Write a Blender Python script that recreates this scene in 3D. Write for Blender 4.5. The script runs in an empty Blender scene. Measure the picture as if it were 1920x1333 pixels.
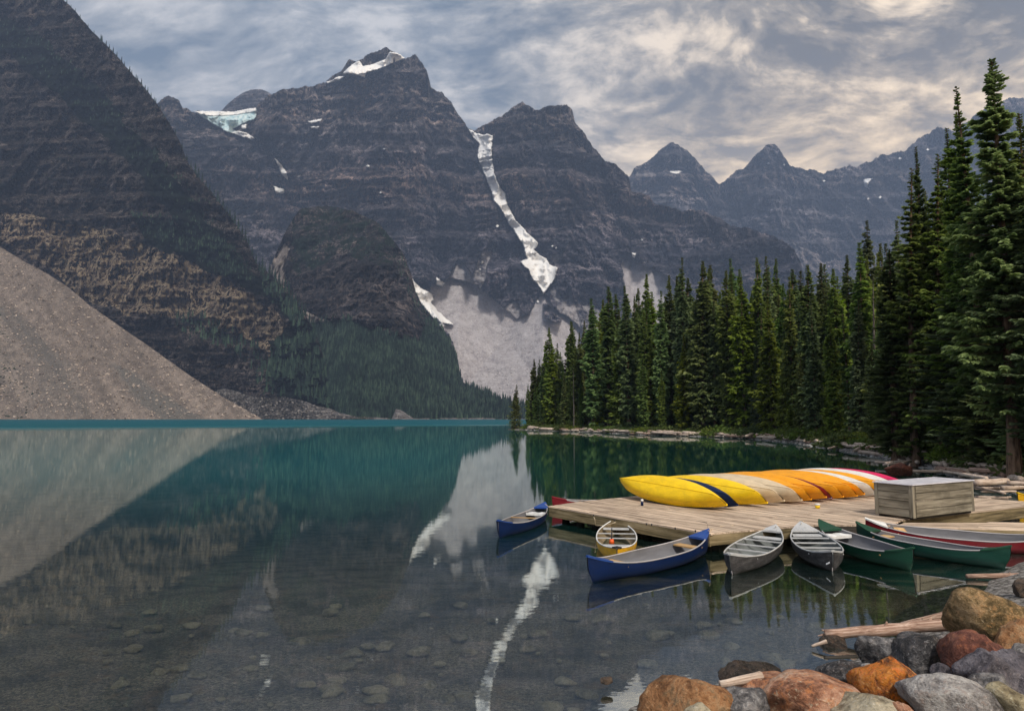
import bpy, bmesh, math, random
import numpy as np
from mathutils import Vector, Matrix

# ---------------------------------------------------------------- camera, world, sun, exposure
SC = bpy.context.scene
COL = SC.collection
F = 1280.0                     # focal length in pixels of the 1920 px wide photograph (24 mm)
HOR = 783.0                    # row of the horizon in the photograph
PITCH = math.atan((HOR - 666.5) / F)
CAMH = 3.4
cam_d = bpy.data.cameras.new('camera')
cam_d.lens = 24.0; cam_d.sensor_width = 36.0; cam_d.sensor_fit = 'HORIZONTAL'
cam_d.clip_start = 0.1; cam_d.clip_end = 40000.0
cam = bpy.data.objects.new('camera', cam_d); COL.objects.link(cam)
cam.location = (0, 0, CAMH); cam.rotation_euler = (math.pi / 2 + PITCH, 0, 0)
SC.camera = cam

SUN_EL, SUN_AZ = math.radians(47), math.radians(165)   # azimuth measured from the view direction to the right
sun_d = bpy.data.lights.new('sun', 'SUN'); sun_d.energy = 1.5; sun_d.angle = math.radians(10)
sun_d.color = (1.0, 0.93, 0.83)
sun = bpy.data.objects.new('sun', sun_d); COL.objects.link(sun)
sun.rotation_euler = (Vector((math.sin(SUN_AZ) * math.cos(SUN_EL), math.cos(SUN_AZ) * math.cos(SUN_EL), math.sin(SUN_EL)))).to_track_quat('Z', 'Y').to_euler()

SC.view_settings.view_transform = 'Standard'
SC.view_settings.look = 'None'
SC.view_settings.exposure = 1.15
SC.view_settings.gamma = 1.0
SC.view_settings.use_curve_mapping = False
SC.render.engine = 'CYCLES'
cy = SC.cycles
cy.max_bounces = 7; cy.diffuse_bounces = 3; cy.glossy_bounces = 3; cy.transmission_bounces = 4
cy.transparent_max_bounces = 8; cy.volume_bounces = 0
cy.caustics_reflective = False; cy.caustics_refractive = False
cy.use_denoising = True
cy.sample_clamp_indirect = 4.0


class NT:
    """small helper round a node tree"""
    def __init__(s, nt):
        s.t = nt; s.n = nt.nodes; s.l = nt.links

    def new(s, typ, **kw):
        n = s.n.new(typ)
        for k, v in kw.items():
            if k.startswith('i_'):
                n.inputs[k[2:].replace('_', ' ')].default_value = v
            else:
                setattr(n, k, v)
        return n

    def link(s, a, b):
        s.l.new(a, b)

    def val(s, sock, v):
        if isinstance(v, bpy.types.NodeSocket):
            s.l.new(v, sock)
        else:
            sock.default_value = v

    def math(s, op, a, b=0.0, c=None, clamp=False):
        n = s.n.new('ShaderNodeMath'); n.operation = op; n.use_clamp = clamp
        s.val(n.inputs[0], a); s.val(n.inputs[1], b)
        if c is not None: s.val(n.inputs[2], c)
        return n.outputs[0]

    def vmath(s, op, a, b=(0, 0, 0)):
        n = s.n.new('ShaderNodeVectorMath'); n.operation = op
        s.val(n.inputs[0], a)
        if op == 'SCALE':
            s.val(n.inputs['Scale'], b)
        else:
            s.val(n.inputs[1], b)
        return n.outputs['Value'] if op in ('LENGTH', 'DOT_PRODUCT') else n.outputs[0]

    def noise(s, vec, scale=1.0, detail=4.0, rough=0.55, dist=0.0, color=False):
        n = s.n.new('ShaderNodeTexNoise')
        s.l.new(vec, n.inputs['Vector'])
        n.inputs['Scale'].default_value = scale; n.inputs['Detail'].default_value = detail
        n.inputs['Roughness'].default_value = rough; n.inputs['Distortion'].default_value = dist
        return n.outputs['Color' if color else 'Fac']

    def voronoi(s, vec, scale=1.0, feature='F1', out='Distance', rand=1.0):
        n = s.n.new('ShaderNodeTexVoronoi'); n.feature = feature
        s.l.new(vec, n.inputs['Vector']); n.inputs['Scale'].default_value = scale
        n.inputs['Randomness'].default_value = rand
        return n.outputs[out]

    def ramp(s, fac, stops, interp='LINEAR'):
        n = s.n.new('ShaderNodeValToRGB'); s.val(n.inputs[0], fac)
        cr = n.color_ramp; cr.interpolation = interp
        while len(cr.elements) < len(stops): cr.elements.new(0.5)
        for e, (p, c) in zip(cr.elements, stops):
            e.position = p
            e.color = (c[0], c[1], c[2], 1) if hasattr(c, '__len__') else (c, c, c, 1)
        return n.outputs[0]

    def mix(s, fac, a, b, blend='MIX'):
        n = s.n.new('ShaderNodeMix'); n.data_type = 'RGBA'; n.blend_type = blend; n.clamp_factor = True
        s.val(n.inputs[0], fac)
        for sock, v in ((n.inputs[6], a), (n.inputs[7], b)):
            if isinstance(v, bpy.types.NodeSocket): s.l.new(v, sock)
            elif hasattr(v, '__len__'): sock.default_value = (v[0], v[1], v[2], 1)
            else: sock.default_value = (v, v, v, 1)
        return n.outputs[2]

    def mapr(s, v, a, b, c=0.0, d=1.0, smooth=True):
        n = s.n.new('ShaderNodeMapRange'); n.interpolation_type = 'SMOOTHSTEP' if smooth else 'LINEAR'
        s.val(n.inputs[0], v)
        for i, x in enumerate((a, b, c, d)): s.val(n.inputs[i + 1], x)
        return n.outputs[0]

    def stretch(s, vec, v):
        return s.vmath('MULTIPLY', vec, v)


def lin(r, g, b):
    def f(c):
        c /= 255.0
        return c / 12.92 if c <= 0.04045 else ((c + 0.055) / 1.055) ** 2.4
    return (f(r), f(g), f(b))


# sky: Nishita daylight with a closed deck of cloud over it, warmer towards the evening sun on the right
world = bpy.data.worlds.new('World'); SC.world = world; world.use_nodes = True
w = NT(world.node_tree); w.n.clear()
tc = w.new('ShaderNodeTexCoord')
D_ = w.vmath('NORMALIZE', tc.outputs['Generated'])
sep = w.new('ShaderNodeSeparateXYZ'); w.link(D_, sep.inputs[0])
dx, dy, dz = sep.outputs
up = w.math('MAXIMUM', dz, 0.0)
den = w.math('ADD', up, 0.30)
cmb = w.new('ShaderNodeCombineXYZ')
w.link(w.math('DIVIDE', dx, den), cmb.inputs[0]); w.link(w.math('DIVIDE', dy, den), cmb.inputs[1]); cmb.inputs[2].default_value = 3.7
P_ = cmb.outputs[0]
warpn = w.noise(P_, 1.6, 3, 0.5, color=True)
P2 = w.vmath('ADD', P_, w.vmath('SCALE', w.vmath('SUBTRACT', warpn, (0.5, 0.5, 0.5)), 0.35))
n_big = w.noise(w.stretch(P2, (0.75, 1.3, 1)), 1.5, 3, 0.5)
n_mid = w.noise(w.stretch(P2, (0.9, 1.5, 1)), 6.2, 11, 0.60, 0.0)
n_fin = w.noise(w.stretch(P2, (1.0, 1.3, 1)), 24.0, 8, 0.66)
warm = w.mapr(dx, -0.20, 0.42)
low = w.mapr(up, 0.50, 0.10)                              # 1 towards the horizon
nn = w.math('ADD', w.math('ADD', w.math('MULTIPLY', n_big, 0.34), w.math('MULTIPLY', n_mid, 0.78)), w.math('MULTIPLY', n_fin, 0.24))
nn = w.math('ADD', nn, w.math('MULTIPLY', w.math('MULTIPLY', low, warm), 0.10))
n_r = w.ramp(nn, [(0.60, 0.0), (0.68, 0.22), (0.74, 0.62), (0.81, 1.0)])
n_l = w.ramp(nn, [(0.57, 0.0), (0.69, 0.45), (0.79, 1.0)])
c_l = w.mix(n_l, lin(92, 106, 122), lin(172, 172, 174))
c_r = w.mix(n_r, w.mix(w.mapr(up, 0.18, 0.48), lin(120, 116, 114), lin(98, 97, 97)), w.mix(w.mapr(up, 0.20, 0.46), lin(255, 226, 186), lin(226, 206, 180)))
c_all = w.mix(warm, c_l, c_r)
glow = w.math('MULTIPLY', w.math('MULTIPLY', w.mapr(up, 0.46, 0.20), w.mapr(dx, -0.05, 0.28)), w.math('ADD', 0.25, w.math('MULTIPLY', w.mapr(nn, 0.55, 0.72), 0.60)))
c_all = w.mix(w.math('MULTIPLY', glow, 1.0), c_all, lin(255, 224, 180))
sky = w.new('ShaderNodeTexSky'); sky.sky_type = 'NISHITA'; sky.sun_disc = False
sky.sun_elevation = SUN_EL; sky.sun_rotation = SUN_AZ; sky.altitude = 1900
bg1 = w.new('ShaderNodeBackground'); w.link(sky.outputs[0], bg1.inputs[0]); bg1.inputs[1].default_value = 0.06
bg2 = w.new('ShaderNodeBackground'); w.link(c_all, bg2.inputs[0]); bg2.inputs[1].default_value = 0.86
cov = w.mapr(nn, 0.46, 0.62, 0.93, 1.0)
ms = w.new('ShaderNodeMixShader'); w.link(cov, ms.inputs[0]); w.link(bg1.outputs[0], ms.inputs[1]); w.link(bg2.outputs[0], ms.inputs[2])
wo = w.new('ShaderNodeOutputWorld'); w.link(ms.outputs[0], wo.inputs[0])

# ---------------------------------------------------------------- helpers
CP, SP = math.cos(PITCH), math.sin(PITCH)


def ray(px, py):
    a = (px - 960.0) / F; b = (666.5 - py) / F
    return Vector((a, CP - b * SP, SP + b * CP))


def PZ(px, py, z=0.0):                 # the point of height z that the photograph shows at this pixel
    d = ray(px, py); t = (z - CAMH) / d.z
    return Vector((d.x * t, d.y * t, z))


def PD(px, py, dist):                  # the point at ground distance dist
    d = ray(px, py); t = dist / d.y
    return Vector((d.x * t, dist, CAMH + d.z * t))


def unproj(px, py, dist):              # arrays
    a = (px - 960.0) / F; b = (666.5 - py) / F
    dy_ = CP - b * SP; dz_ = SP + b * CP
    t = dist / dy_
    return np.stack([a * t, dist + 0 * a, CAMH + dz_ * t], -1)


def proj(v):
    """world point -> photograph pixel"""
    x, y, z = v[0], v[1], v[2] - CAMH
    fwd = y * CP + z * SP; upc = -y * SP + z * CP
    return 960 + F * x / fwd, 666.5 - F * upc / fwd


def _hash(ix, iy, iz, seed):
    h = (ix.astype(np.int64) * 374761393 + iy.astype(np.int64) * 668265263 + iz.astype(np.int64) * 1274126177 + seed * 974634777) & 0xFFFFFFFF
    h = ((h ^ (h >> 13)) * 1274126177) & 0xFFFFFFFF
    h = (h ^ (h >> 16)) & 0xFFFFFF
    return h / float(0xFFFFFF)


def vnoise(x, y, z=0.0, seed=0):
    x = np.asarray(x, float); y = np.asarray(y, float) + 0 * x; z = np.asarray(z, float) + 0 * x
    ix, iy, iz = np.floor(x), np.floor(y), np.floor(z)
    fx, fy, fz = x - ix, y - iy, z - iz
    fx = fx * fx * (3 - 2 * fx); fy = fy * fy * (3 - 2 * fy); fz = fz * fz * (3 - 2 * fz)
    r = 0
    for a in (0, 1):
        wa = fx if a else 1 - fx
        for b in (0, 1):
            wb = fy if b else 1 - fy
            for c in (0, 1):
                wc = fz if c else 1 - fz
                r = r + wa * wb * wc * _hash(ix + a, iy + b, iz + c, seed)
    return r * 2 - 1


def fbm(x, y, z=0.0, octv=5, seed=0, gain=0.5, ridged=False):
    s = 0; a = 1.0; tot = 0
    for o in range(octv):
        k = 2.03 ** o
        n = vnoise(np.asarray(x) * k + 17.3 * o, np.asarray(y) * k - 9.1 * o, np.asarray(z) * k, seed + o)
        if ridged: n = 1 - 2 * np.abs(n)
        s = s + a * n; tot += a; a *= gain
    return s / tot


def inpoly(px, py, poly):
    px = np.asarray(px); py = np.asarray(py)
    r = np.zeros(px.shape, bool); n = len(poly); j = n - 1
    for i in range(n):
        xi, yi = poly[i]; xj, yj = poly[j]
        c = ((yi > py) != (yj > py)) & (px < (xj - xi) * (py - yi) / ((yj - yi) or 1e-9) + xi)
        r ^= c; j = i
    return r


def tag(o, label=None, cat=None, group=None, kind=None):
    if label: o['label'] = label
    if cat: o['category'] = cat
    if group: o['group'] = group
    if kind: o['kind'] = kind
    return o


def mesh_np(name, v, f, mat=None, smooth=True):
    """v (n,3) array, f (m,3) or (m,4) array"""
    me = bpy.data.meshes.new(name)
    v = np.asarray(v, np.float32); f = np.asarray(f, np.int32)
    k = f.shape[1]
    me.vertices.add(len(v)); me.vertices.foreach_set('co', v.ravel())
    me.loops.add(f.size); me.loops.foreach_set('vertex_index', f.ravel())
    me.polygons.add(len(f)); me.polygons.foreach_set('loop_start', np.arange(0, f.size, k, dtype=np.int32))
    try: me.polygons.foreach_set('loop_total', np.full(len(f), k, dtype=np.int32))
    except Exception: pass
    me.polygons.foreach_set('use_smooth', np.full(len(f), smooth, dtype=bool))
    me.update(calc_edges=True); me.validate()
    if mat: me.materials.append(mat)
    return me


def link(name, me, parent=None, loc=None, rot=None):
    o = bpy.data.objects.new(name, me); COL.objects.link(o)
    if parent is not None: o.parent = parent
    if loc is not None: o.location = loc
    if rot is not None: o.rotation_euler = rot
    return o


def grid_faces(nr, nc, close=False):
    r = np.arange(nr - 1)[:, None]; c = np.arange(nc - (0 if close else 1))[None, :]
    c2 = (c + 1) % nc
    a = r * nc + c; b = r * nc + c2; d = (r + 1) * nc + c2; e = (r + 1) * nc + c
    return np.stack([a, b, d, e], -1).reshape(-1, 4)


class MB:
    """collects simple solids into one mesh"""
    def __init__(s): s.v = []; s.f = []
    def add(s, v, f):
        k = len(s.v); s.v += [tuple(p) for p in v]; s.f += [tuple(i + k for i in q) for q in f]
    def box(s, c, sx, sy, sz, ax=None, bev=0.0):
        m = ax if ax is not None else Matrix.Identity(3)
        hx, hy, hz = sx / 2, sy / 2, sz / 2
        if bev <= 0:
            vs = [Vector(c) + m @ Vector((x * hx, y * hy, z * hz)) for x in (-1, 1) for y in (-1, 1) for z in (-1, 1)]
            s.add(vs, [(0, 1, 3, 2), (4, 6, 7, 5), (0, 4, 5, 1), (2, 3, 7, 6), (0, 2, 6, 4), (1, 5, 7, 3)])
        else:
            vs = []
            for z, ins in ((-1, bev), (-1 + bev / hz, 0), (1 - bev / hz, 0), (1, bev)):
                for x, y in ((-1, -1), (1, -1), (1, 1), (-1, 1)):
                    vs.append(Vector(c) + m @ Vector((x * (hx - ins), y * (hy - ins), z * hz)))
            fs = [(3, 2, 1, 0), (12, 13, 14, 15)]
            for k in range(3):
                for i in range(4):
                    j = (i + 1) % 4; fs.append((k * 4 + i, k * 4 + j, k * 4 + 4 + j, k * 4 + 4 + i))
            s.add(vs, fs)
    def tube(s, pts, rad, n=8, caps=True, flat=1.0):
        pts = [Vector(p) for p in pts]
        if not hasattr(rad, '__len__'): rad = [rad] * len(pts)
        base = len(s.v); prev = None
        for i, p in enumerate(pts):
            d = (pts[min(i + 1, len(pts) - 1)] - pts[max(i - 1, 0)]).normalized()
            u = d.cross(Vector((0, 0, 1)))
            if u.length < 1e-3: u = d.cross(Vector((1, 0, 0)))
            u.normalize(); q = u.cross(d).normalized()
            if prev is not None and u.dot(prev) < 0: u = -u; q = -q
            prev = u
            for k in range(n):
                a = 2 * math.pi * k / n
                s.v.append(tuple(p + u * math.cos(a) * rad[i] + q * math.sin(a) * rad[i] * flat))
        for i in range(len(pts) - 1):
            for k in range(n):
                a = base + i * n + k; b = base + i * n + (k + 1) % n
                s.f.append((a, b, b + n, a + n))
        if caps:
            s.f.append(tuple(base + k for k in range(n))[::-1]); s.f.append(tuple(base + (len(pts) - 1) * n + k for k in range(n)))
    def mesh(s, name, mat, smooth=False):
        me = bpy.data.meshes.new(name); me.from_pydata(s.v, [], s.f); me.update()
        if mat: me.materials.append(mat)
        me.polygons.foreach_set('use_smooth', [smooth] * len(me.polygons))
        bm = bmesh.new(); bm.from_mesh(me); bmesh.ops.recalc_face_normals(bm, faces=bm.faces); bm.to_mesh(me); bm.free()
        return me
    def build(s, name, mat, parent=None, smooth=False, loc=None):
        return link(name, s.mesh(name, mat, smooth), parent, loc)


def material(name):
    m = bpy.data.materials.new(name); m.use_nodes = True
    t = NT(m.node_tree); t.n.clear()
    out = t.new('ShaderNodeOutputMaterial')
    b = t.new('ShaderNodeBsdfPrincipled'); t.link(b.outputs[0], out.inputs[0])
    b.inputs['Specular IOR Level'].default_value = 0.25
    return m, t, b, out


def pos(t):
    return t.new('ShaderNodeNewGeometry').outputs['Position']


def objc(t):
    return t.new('ShaderNodeTexCoord').outputs['Object']


def bump(t, b, h, strength=0.5, dist=1.0):
    n = t.new('ShaderNodeBump'); n.inputs['Strength'].default_value = strength; n.inputs['Distance'].default_value = dist
    t.link(h, n.inputs['Height']); t.link(n.outputs[0], b.inputs['Normal'])
    return n
# ---------------------------------------------------------------- mountain materials
def zones(t):
    a = t.new('ShaderNodeAttribute'); a.attribute_name = 'zones'
    s = t.new('ShaderNodeSeparateColor'); t.link(a.outputs['Color'], s.inputs[0])
    return s.outputs


def rock_material(name, k, cols, scree_cols, veg, cliff=None, bumpd=1.0, layers=None):
    """k: texture scale (1 = mountain 4 km away, larger = finer)"""
    m, t, b, out = material(name)
    p = pos(t)
    wv = t.noise(p, 0.0022 * k, 4, 0.55, color=True)
    q = t.vmath('ADD', p, t.vmath('SCALE', t.vmath('SUBTRACT', wv, (0.5, 0.5, 0.5)), 160.0 / k))
    st1 = t.noise(t.stretch(q, (0.0012 * k, 0.0012 * k, 0.020 * k)), 1.0, 8, 0.66)
    st2 = t.noise(t.stretch(q, (0.004 * k, 0.004 * k, 0.085 * k)), 1.0, 4, 0.65)
    vs = t.noise(t.stretch(q, (0.045 * k, 0.045 * k, 0.0055 * k)), 1.0, 6, 0.62)
    pt = t.noise(p, 0.013 * k, 8, 0.68)
    fine = t.noise(p, 0.07 * k, 5, 0.7)
    mixv = t.math('ADD', t.math('MULTIPLY', st1, 0.55), t.math('ADD', t.math('MULTIPLY', st2, 0.20), t.math('MULTIPLY', pt, 0.30)))
    c = t.ramp(mixv, [(0.43, cols[0]), (0.49, cols[1]), (0.54, cols[2]), (0.61, cols[3])])
    c = t.mix(t.mapr(vs, 0.45, 0.60, 0.0, 0.85), c, cols[0], 'MIX')
    c = t.mix(t.mapr(fine, 0.48, 0.66, 0.0, 0.65), c, cols[3])
    c = t.mix(t.mapr(fine, 0.50, 0.33, 0.0, 0.7), c, tuple(x * 0.4 for x in cols[0]))
    if layers:
        spz0 = t.new('ShaderNodeSeparateXYZ'); t.link(q, spz0.inputs[0])
        lay = t.ramp(t.math('DIVIDE', t.math('ADD', spz0.outputs[2], t.math('MULTIPLY', t.math('SUBTRACT', t.noise(p, 0.0011, 4), 0.5), 500.0)), layers[0]), layers[1])
        c = t.mix(0.9, c, lay, 'MULTIPLY')
        c = t.mix(1.0, c, (2.05, 2.05, 2.05), 'MULTIPLY')
    # thin pale ledges, dark joints, cracks; gully shade, lit facets painted into colour
    c = t.mix(t.mapr(st2, 0.56, 0.61, 0.0, 0.38), c, cols[3])
    c = t.mix(t.mapr(st2, 0.45, 0.40, 0.0, 0.55), c, tuple(x * 0.5 for x in cols[0]))
    ck = t.math('ABSOLUTE', t.math('SUBTRACT', t.noise(t.stretch(q, (0.018 * k, 0.018 * k, 0.0045 * k)), 1.0, 6, 0.6), 0.5))
    c = t.mix(t.mapr(ck, 0.036, 0.006, 0.0, 0.9), c, tuple(x * 0.4 for x in cols[0]))
    ck2 = t.math('ABSOLUTE', t.math('SUBTRACT', t.noise(t.stretch(p, (0.006 * k, 0.006 * k, 0.0022 * k)), 1.0, 5, 0.6), 0.5))
    c = t.mix(t.mapr(ck2, 0.035, 0.0, 0.0, 0.8), c, cols[0])
    pb = t.noise(p, 0.0042 * k, 5, 0.6)
    c = t.mix(1.0, c, t.ramp(pb, [(0.38, 0.65), (0.50, 1.2), (0.62, 2.2)]), 'MULTIPLY')
    z = zones(t)
    if cliff:
        q3 = t.vmath('ADD', p, t.vmath('SCALE', t.vmath('SUBTRACT', wv, (0.5, 0.5, 0.5)), 14.0 / k))
        vs2 = t.noise(t.stretch(q3, (0.036 * k, 0.036 * k, 0.0042 * k)), 1.0, 7, 0.66)
        cc = t.ramp(vs2, [(0.43, cliff[0]), (0.48, cliff[1]), (0.53, cliff[2]), (0.60, cliff[3]), (0.68, cliff[1])])
        cc = t.mix(t.mapr(st2, 0.54, 0.60, 0, 0.3), cc, cliff[0])
        c = t.mix(z[2], c, cc)
    sn = t.noise(p, 0.02 * k, 7, 0.72)
    sp = t.noise(p, 0.16 * k, 4, 0.8)
    sc = t.ramp(sn, [(0.35, scree_cols[0]), (0.5, scree_cols[1]), (0.65, scree_cols[2])])
    sc = t.mix(t.mapr(sp, 0.53, 0.70, 0, 0.45 if name == 'banded_rock' else 0.8), sc, tuple(min(1, x * 1.9) for x in scree_cols[2]))
    sc = t.mix(t.mapr(sp, 0.46, 0.34, 0, 0.35 if name == 'banded_rock' else 0.7), sc, tuple(x * 0.4 for x in scree_cols[0]))
    if name == 'scree':
        q2 = t.vmath('ADD', t.vmath('MULTIPLY', p, (1, 0.4, 0)), t.vmath('MULTIPLY', p, (0, 0, 0.2)))
        spz = t.new('ShaderNodeSeparateXYZ'); t.link(p, spz.inputs[0]); cz_ = t.new('ShaderNodeCombineXYZ')
        t.link(t.math('ADD', t.math('MULTIPLY', spz.outputs[0], 1.0), t.math('MULTIPLY', spz.outputs[2], 1.15)), cz_.inputs[0]); t.link(t.math('MULTIPLY', spz.outputs[2], 0.12), cz_.inputs[1])
        stn = t.noise(cz_.outputs[0], 0.022, 7, 0.68)
        sc = t.mix(t.mapr(stn, 0.47, 0.62, 0, 0.55), sc, scree_cols[0]); sc = t.mix(t.mapr(stn, 0.46, 0.34, 0, 0.6), sc, tuple(x * 1.15 for x in scree_cols[2]))
        g1 = t.mapr(t.math('ADD', z[2], t.math('MULTIPLY', t.math('SUBTRACT', stn, 0.5), 1.6)), 0.20, 0.90, 0, 0.85)
        gk = t.mix(t.mapr(sp, 0.50, 0.68), (0.10, 0.095, 0.085), (0.24, 0.22, 0.20))
        sc = t.mix(g1, sc, gk)
    zr = t.math('ADD', z[0], t.math('MULTIPLY', t.math('SUBTRACT', sn, 0.5), 0.9))
    c = t.mix(t.mapr(zr, 0.40, 0.60), c, sc)
    vn = t.noise(p, 0.05 * k, 5, 0.7)
    vc = t.ramp(vn, [(0.38, tuple(x * 0.45 for x in veg)), (0.62, veg)])
    zg = t.math('ADD', z[1], t.math('MULTIPLY', t.math('SUBTRACT', pt, 0.5), 1.6))
    c = t.mix(t.mapr(zg, 0.42, 0.62), c, vc)
    t.link(c, b.inputs['Base Color'])
    b.inputs['Roughness'].default_value = 0.95; b.inputs['Specular IOR Level'].default_value = 0.1
    h = t.math('ADD', t.math('ADD', t.math('MULTIPLY', st2, 0.8), t.math('MULTIPLY', vs, 1.0)), t.math('ADD', t.math('MULTIPLY', pt, 1.4), t.math('MULTIPLY', fine, 0.6)))
    h = t.mix(t.math('MULTIPLY', z[0], 0.85), h, 0.5)
    bump(t, b, h, 1.0, 44.0 / k * bumpd)
    return m


SCREE = [(0.20, 0.175, 0.165), (0.30, 0.265, 0.255), (0.38, 0.34, 0.33)]
M_MAIN = rock_material('banded_rock', 1.0, [(0.010, 0.012, 0.017), (0.040, 0.039, 0.045), (0.098, 0.086, 0.086), (0.26, 0.225, 0.215)],
                       [(0.28, 0.255, 0.265), (0.40, 0.375, 0.385), (0.50, 0.475, 0.485)], (0.028, 0.042, 0.022), layers=(2400.0, [(0.0, (.62,.66,.80)), (0.22, (.70,.70,.84)), (0.40, (.50,.52,.66)), (0.50, (.62,.58,.62)), (0.56, (1.0,.82,.74)), (0.62, (.56,.54,.60)), (0.70, (.44,.46,.53)), (0.78, (.85,.76,.70)), (0.90, (.64,.62,.62))]))
M_FAR = rock_material('far_rock', 0.8, [(0.016, 0.018, 0.025), (0.050, 0.050, 0.057), (0.11, 0.10, 0.10), (0.28, 0.25, 0.24)],
                      SCREE, (0.03, 0.045, 0.03), layers=(2900.0, [(0.0, (.80,.76,.80)), (0.40, (.85,.78,.76)), (0.55, (.60,.60,.68)), (0.68, (.48,.50,.60)), (0.76, (.80,.70,.66)), (0.85, (.55,.54,.60))]))
M_NEARC = rock_material('near_cliff_rock', 3.0, [(0.008, 0.008, 0.009), (0.040, 0.034, 0.033), (0.095, 0.078, 0.070), (0.24, 0.20, 0.18)],
                        [(0.15, 0.12, 0.105), (0.25, 0.195, 0.165), (0.33, 0.26, 0.22)], (0.012, 0.020, 0.010),
                        cliff=[(0.010, 0.009, 0.009), (0.17, 0.125, 0.098), (0.50, 0.38, 0.255), (0.72, 0.60, 0.42)], bumpd=1.7)
M_KNOB = rock_material('knob_rock', 2.0, [(0.012, 0.013, 0.018), (0.040, 0.037, 0.041), (0.088, 0.073, 0.070), (0.22, 0.18, 0.165)],
                       [(0.22, 0.19, 0.18), (0.32, 0.28, 0.265), (0.42, 0.37, 0.35)], (0.016, 0.034, 0.020))
M_SCREE = rock_material('scree', 3.2, [(0.10, 0.08, 0.07), (0.2, 0.16, 0.14), (0.27, 0.22, 0.19), (0.33, 0.28, 0.25)],
                        [(0.10, 0.083, 0.070), (0.18, 0.148, 0.126), (0.26, 0.215, 0.182)], (0.035, 0.045, 0.022), cliff=[(0.07, 0.066, 0.06), (0.12, 0.11, 0.10), (0.17, 0.155, 0.14), (0.24, 0.22, 0.20)])
M_RUBBLE = rock_material('grey_rubble', 5.0, [(0.05, 0.05, 0.05), (0.12, 0.11, 0.11), (0.18, 0.165, 0.16), (0.34, 0.32, 0.31)],
                         [(0.09, 0.085, 0.085), (0.16, 0.15, 0.15), (0.26, 0.25, 0.24)], (0.05, 0.07, 0.03), bumpd=2.0)


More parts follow.
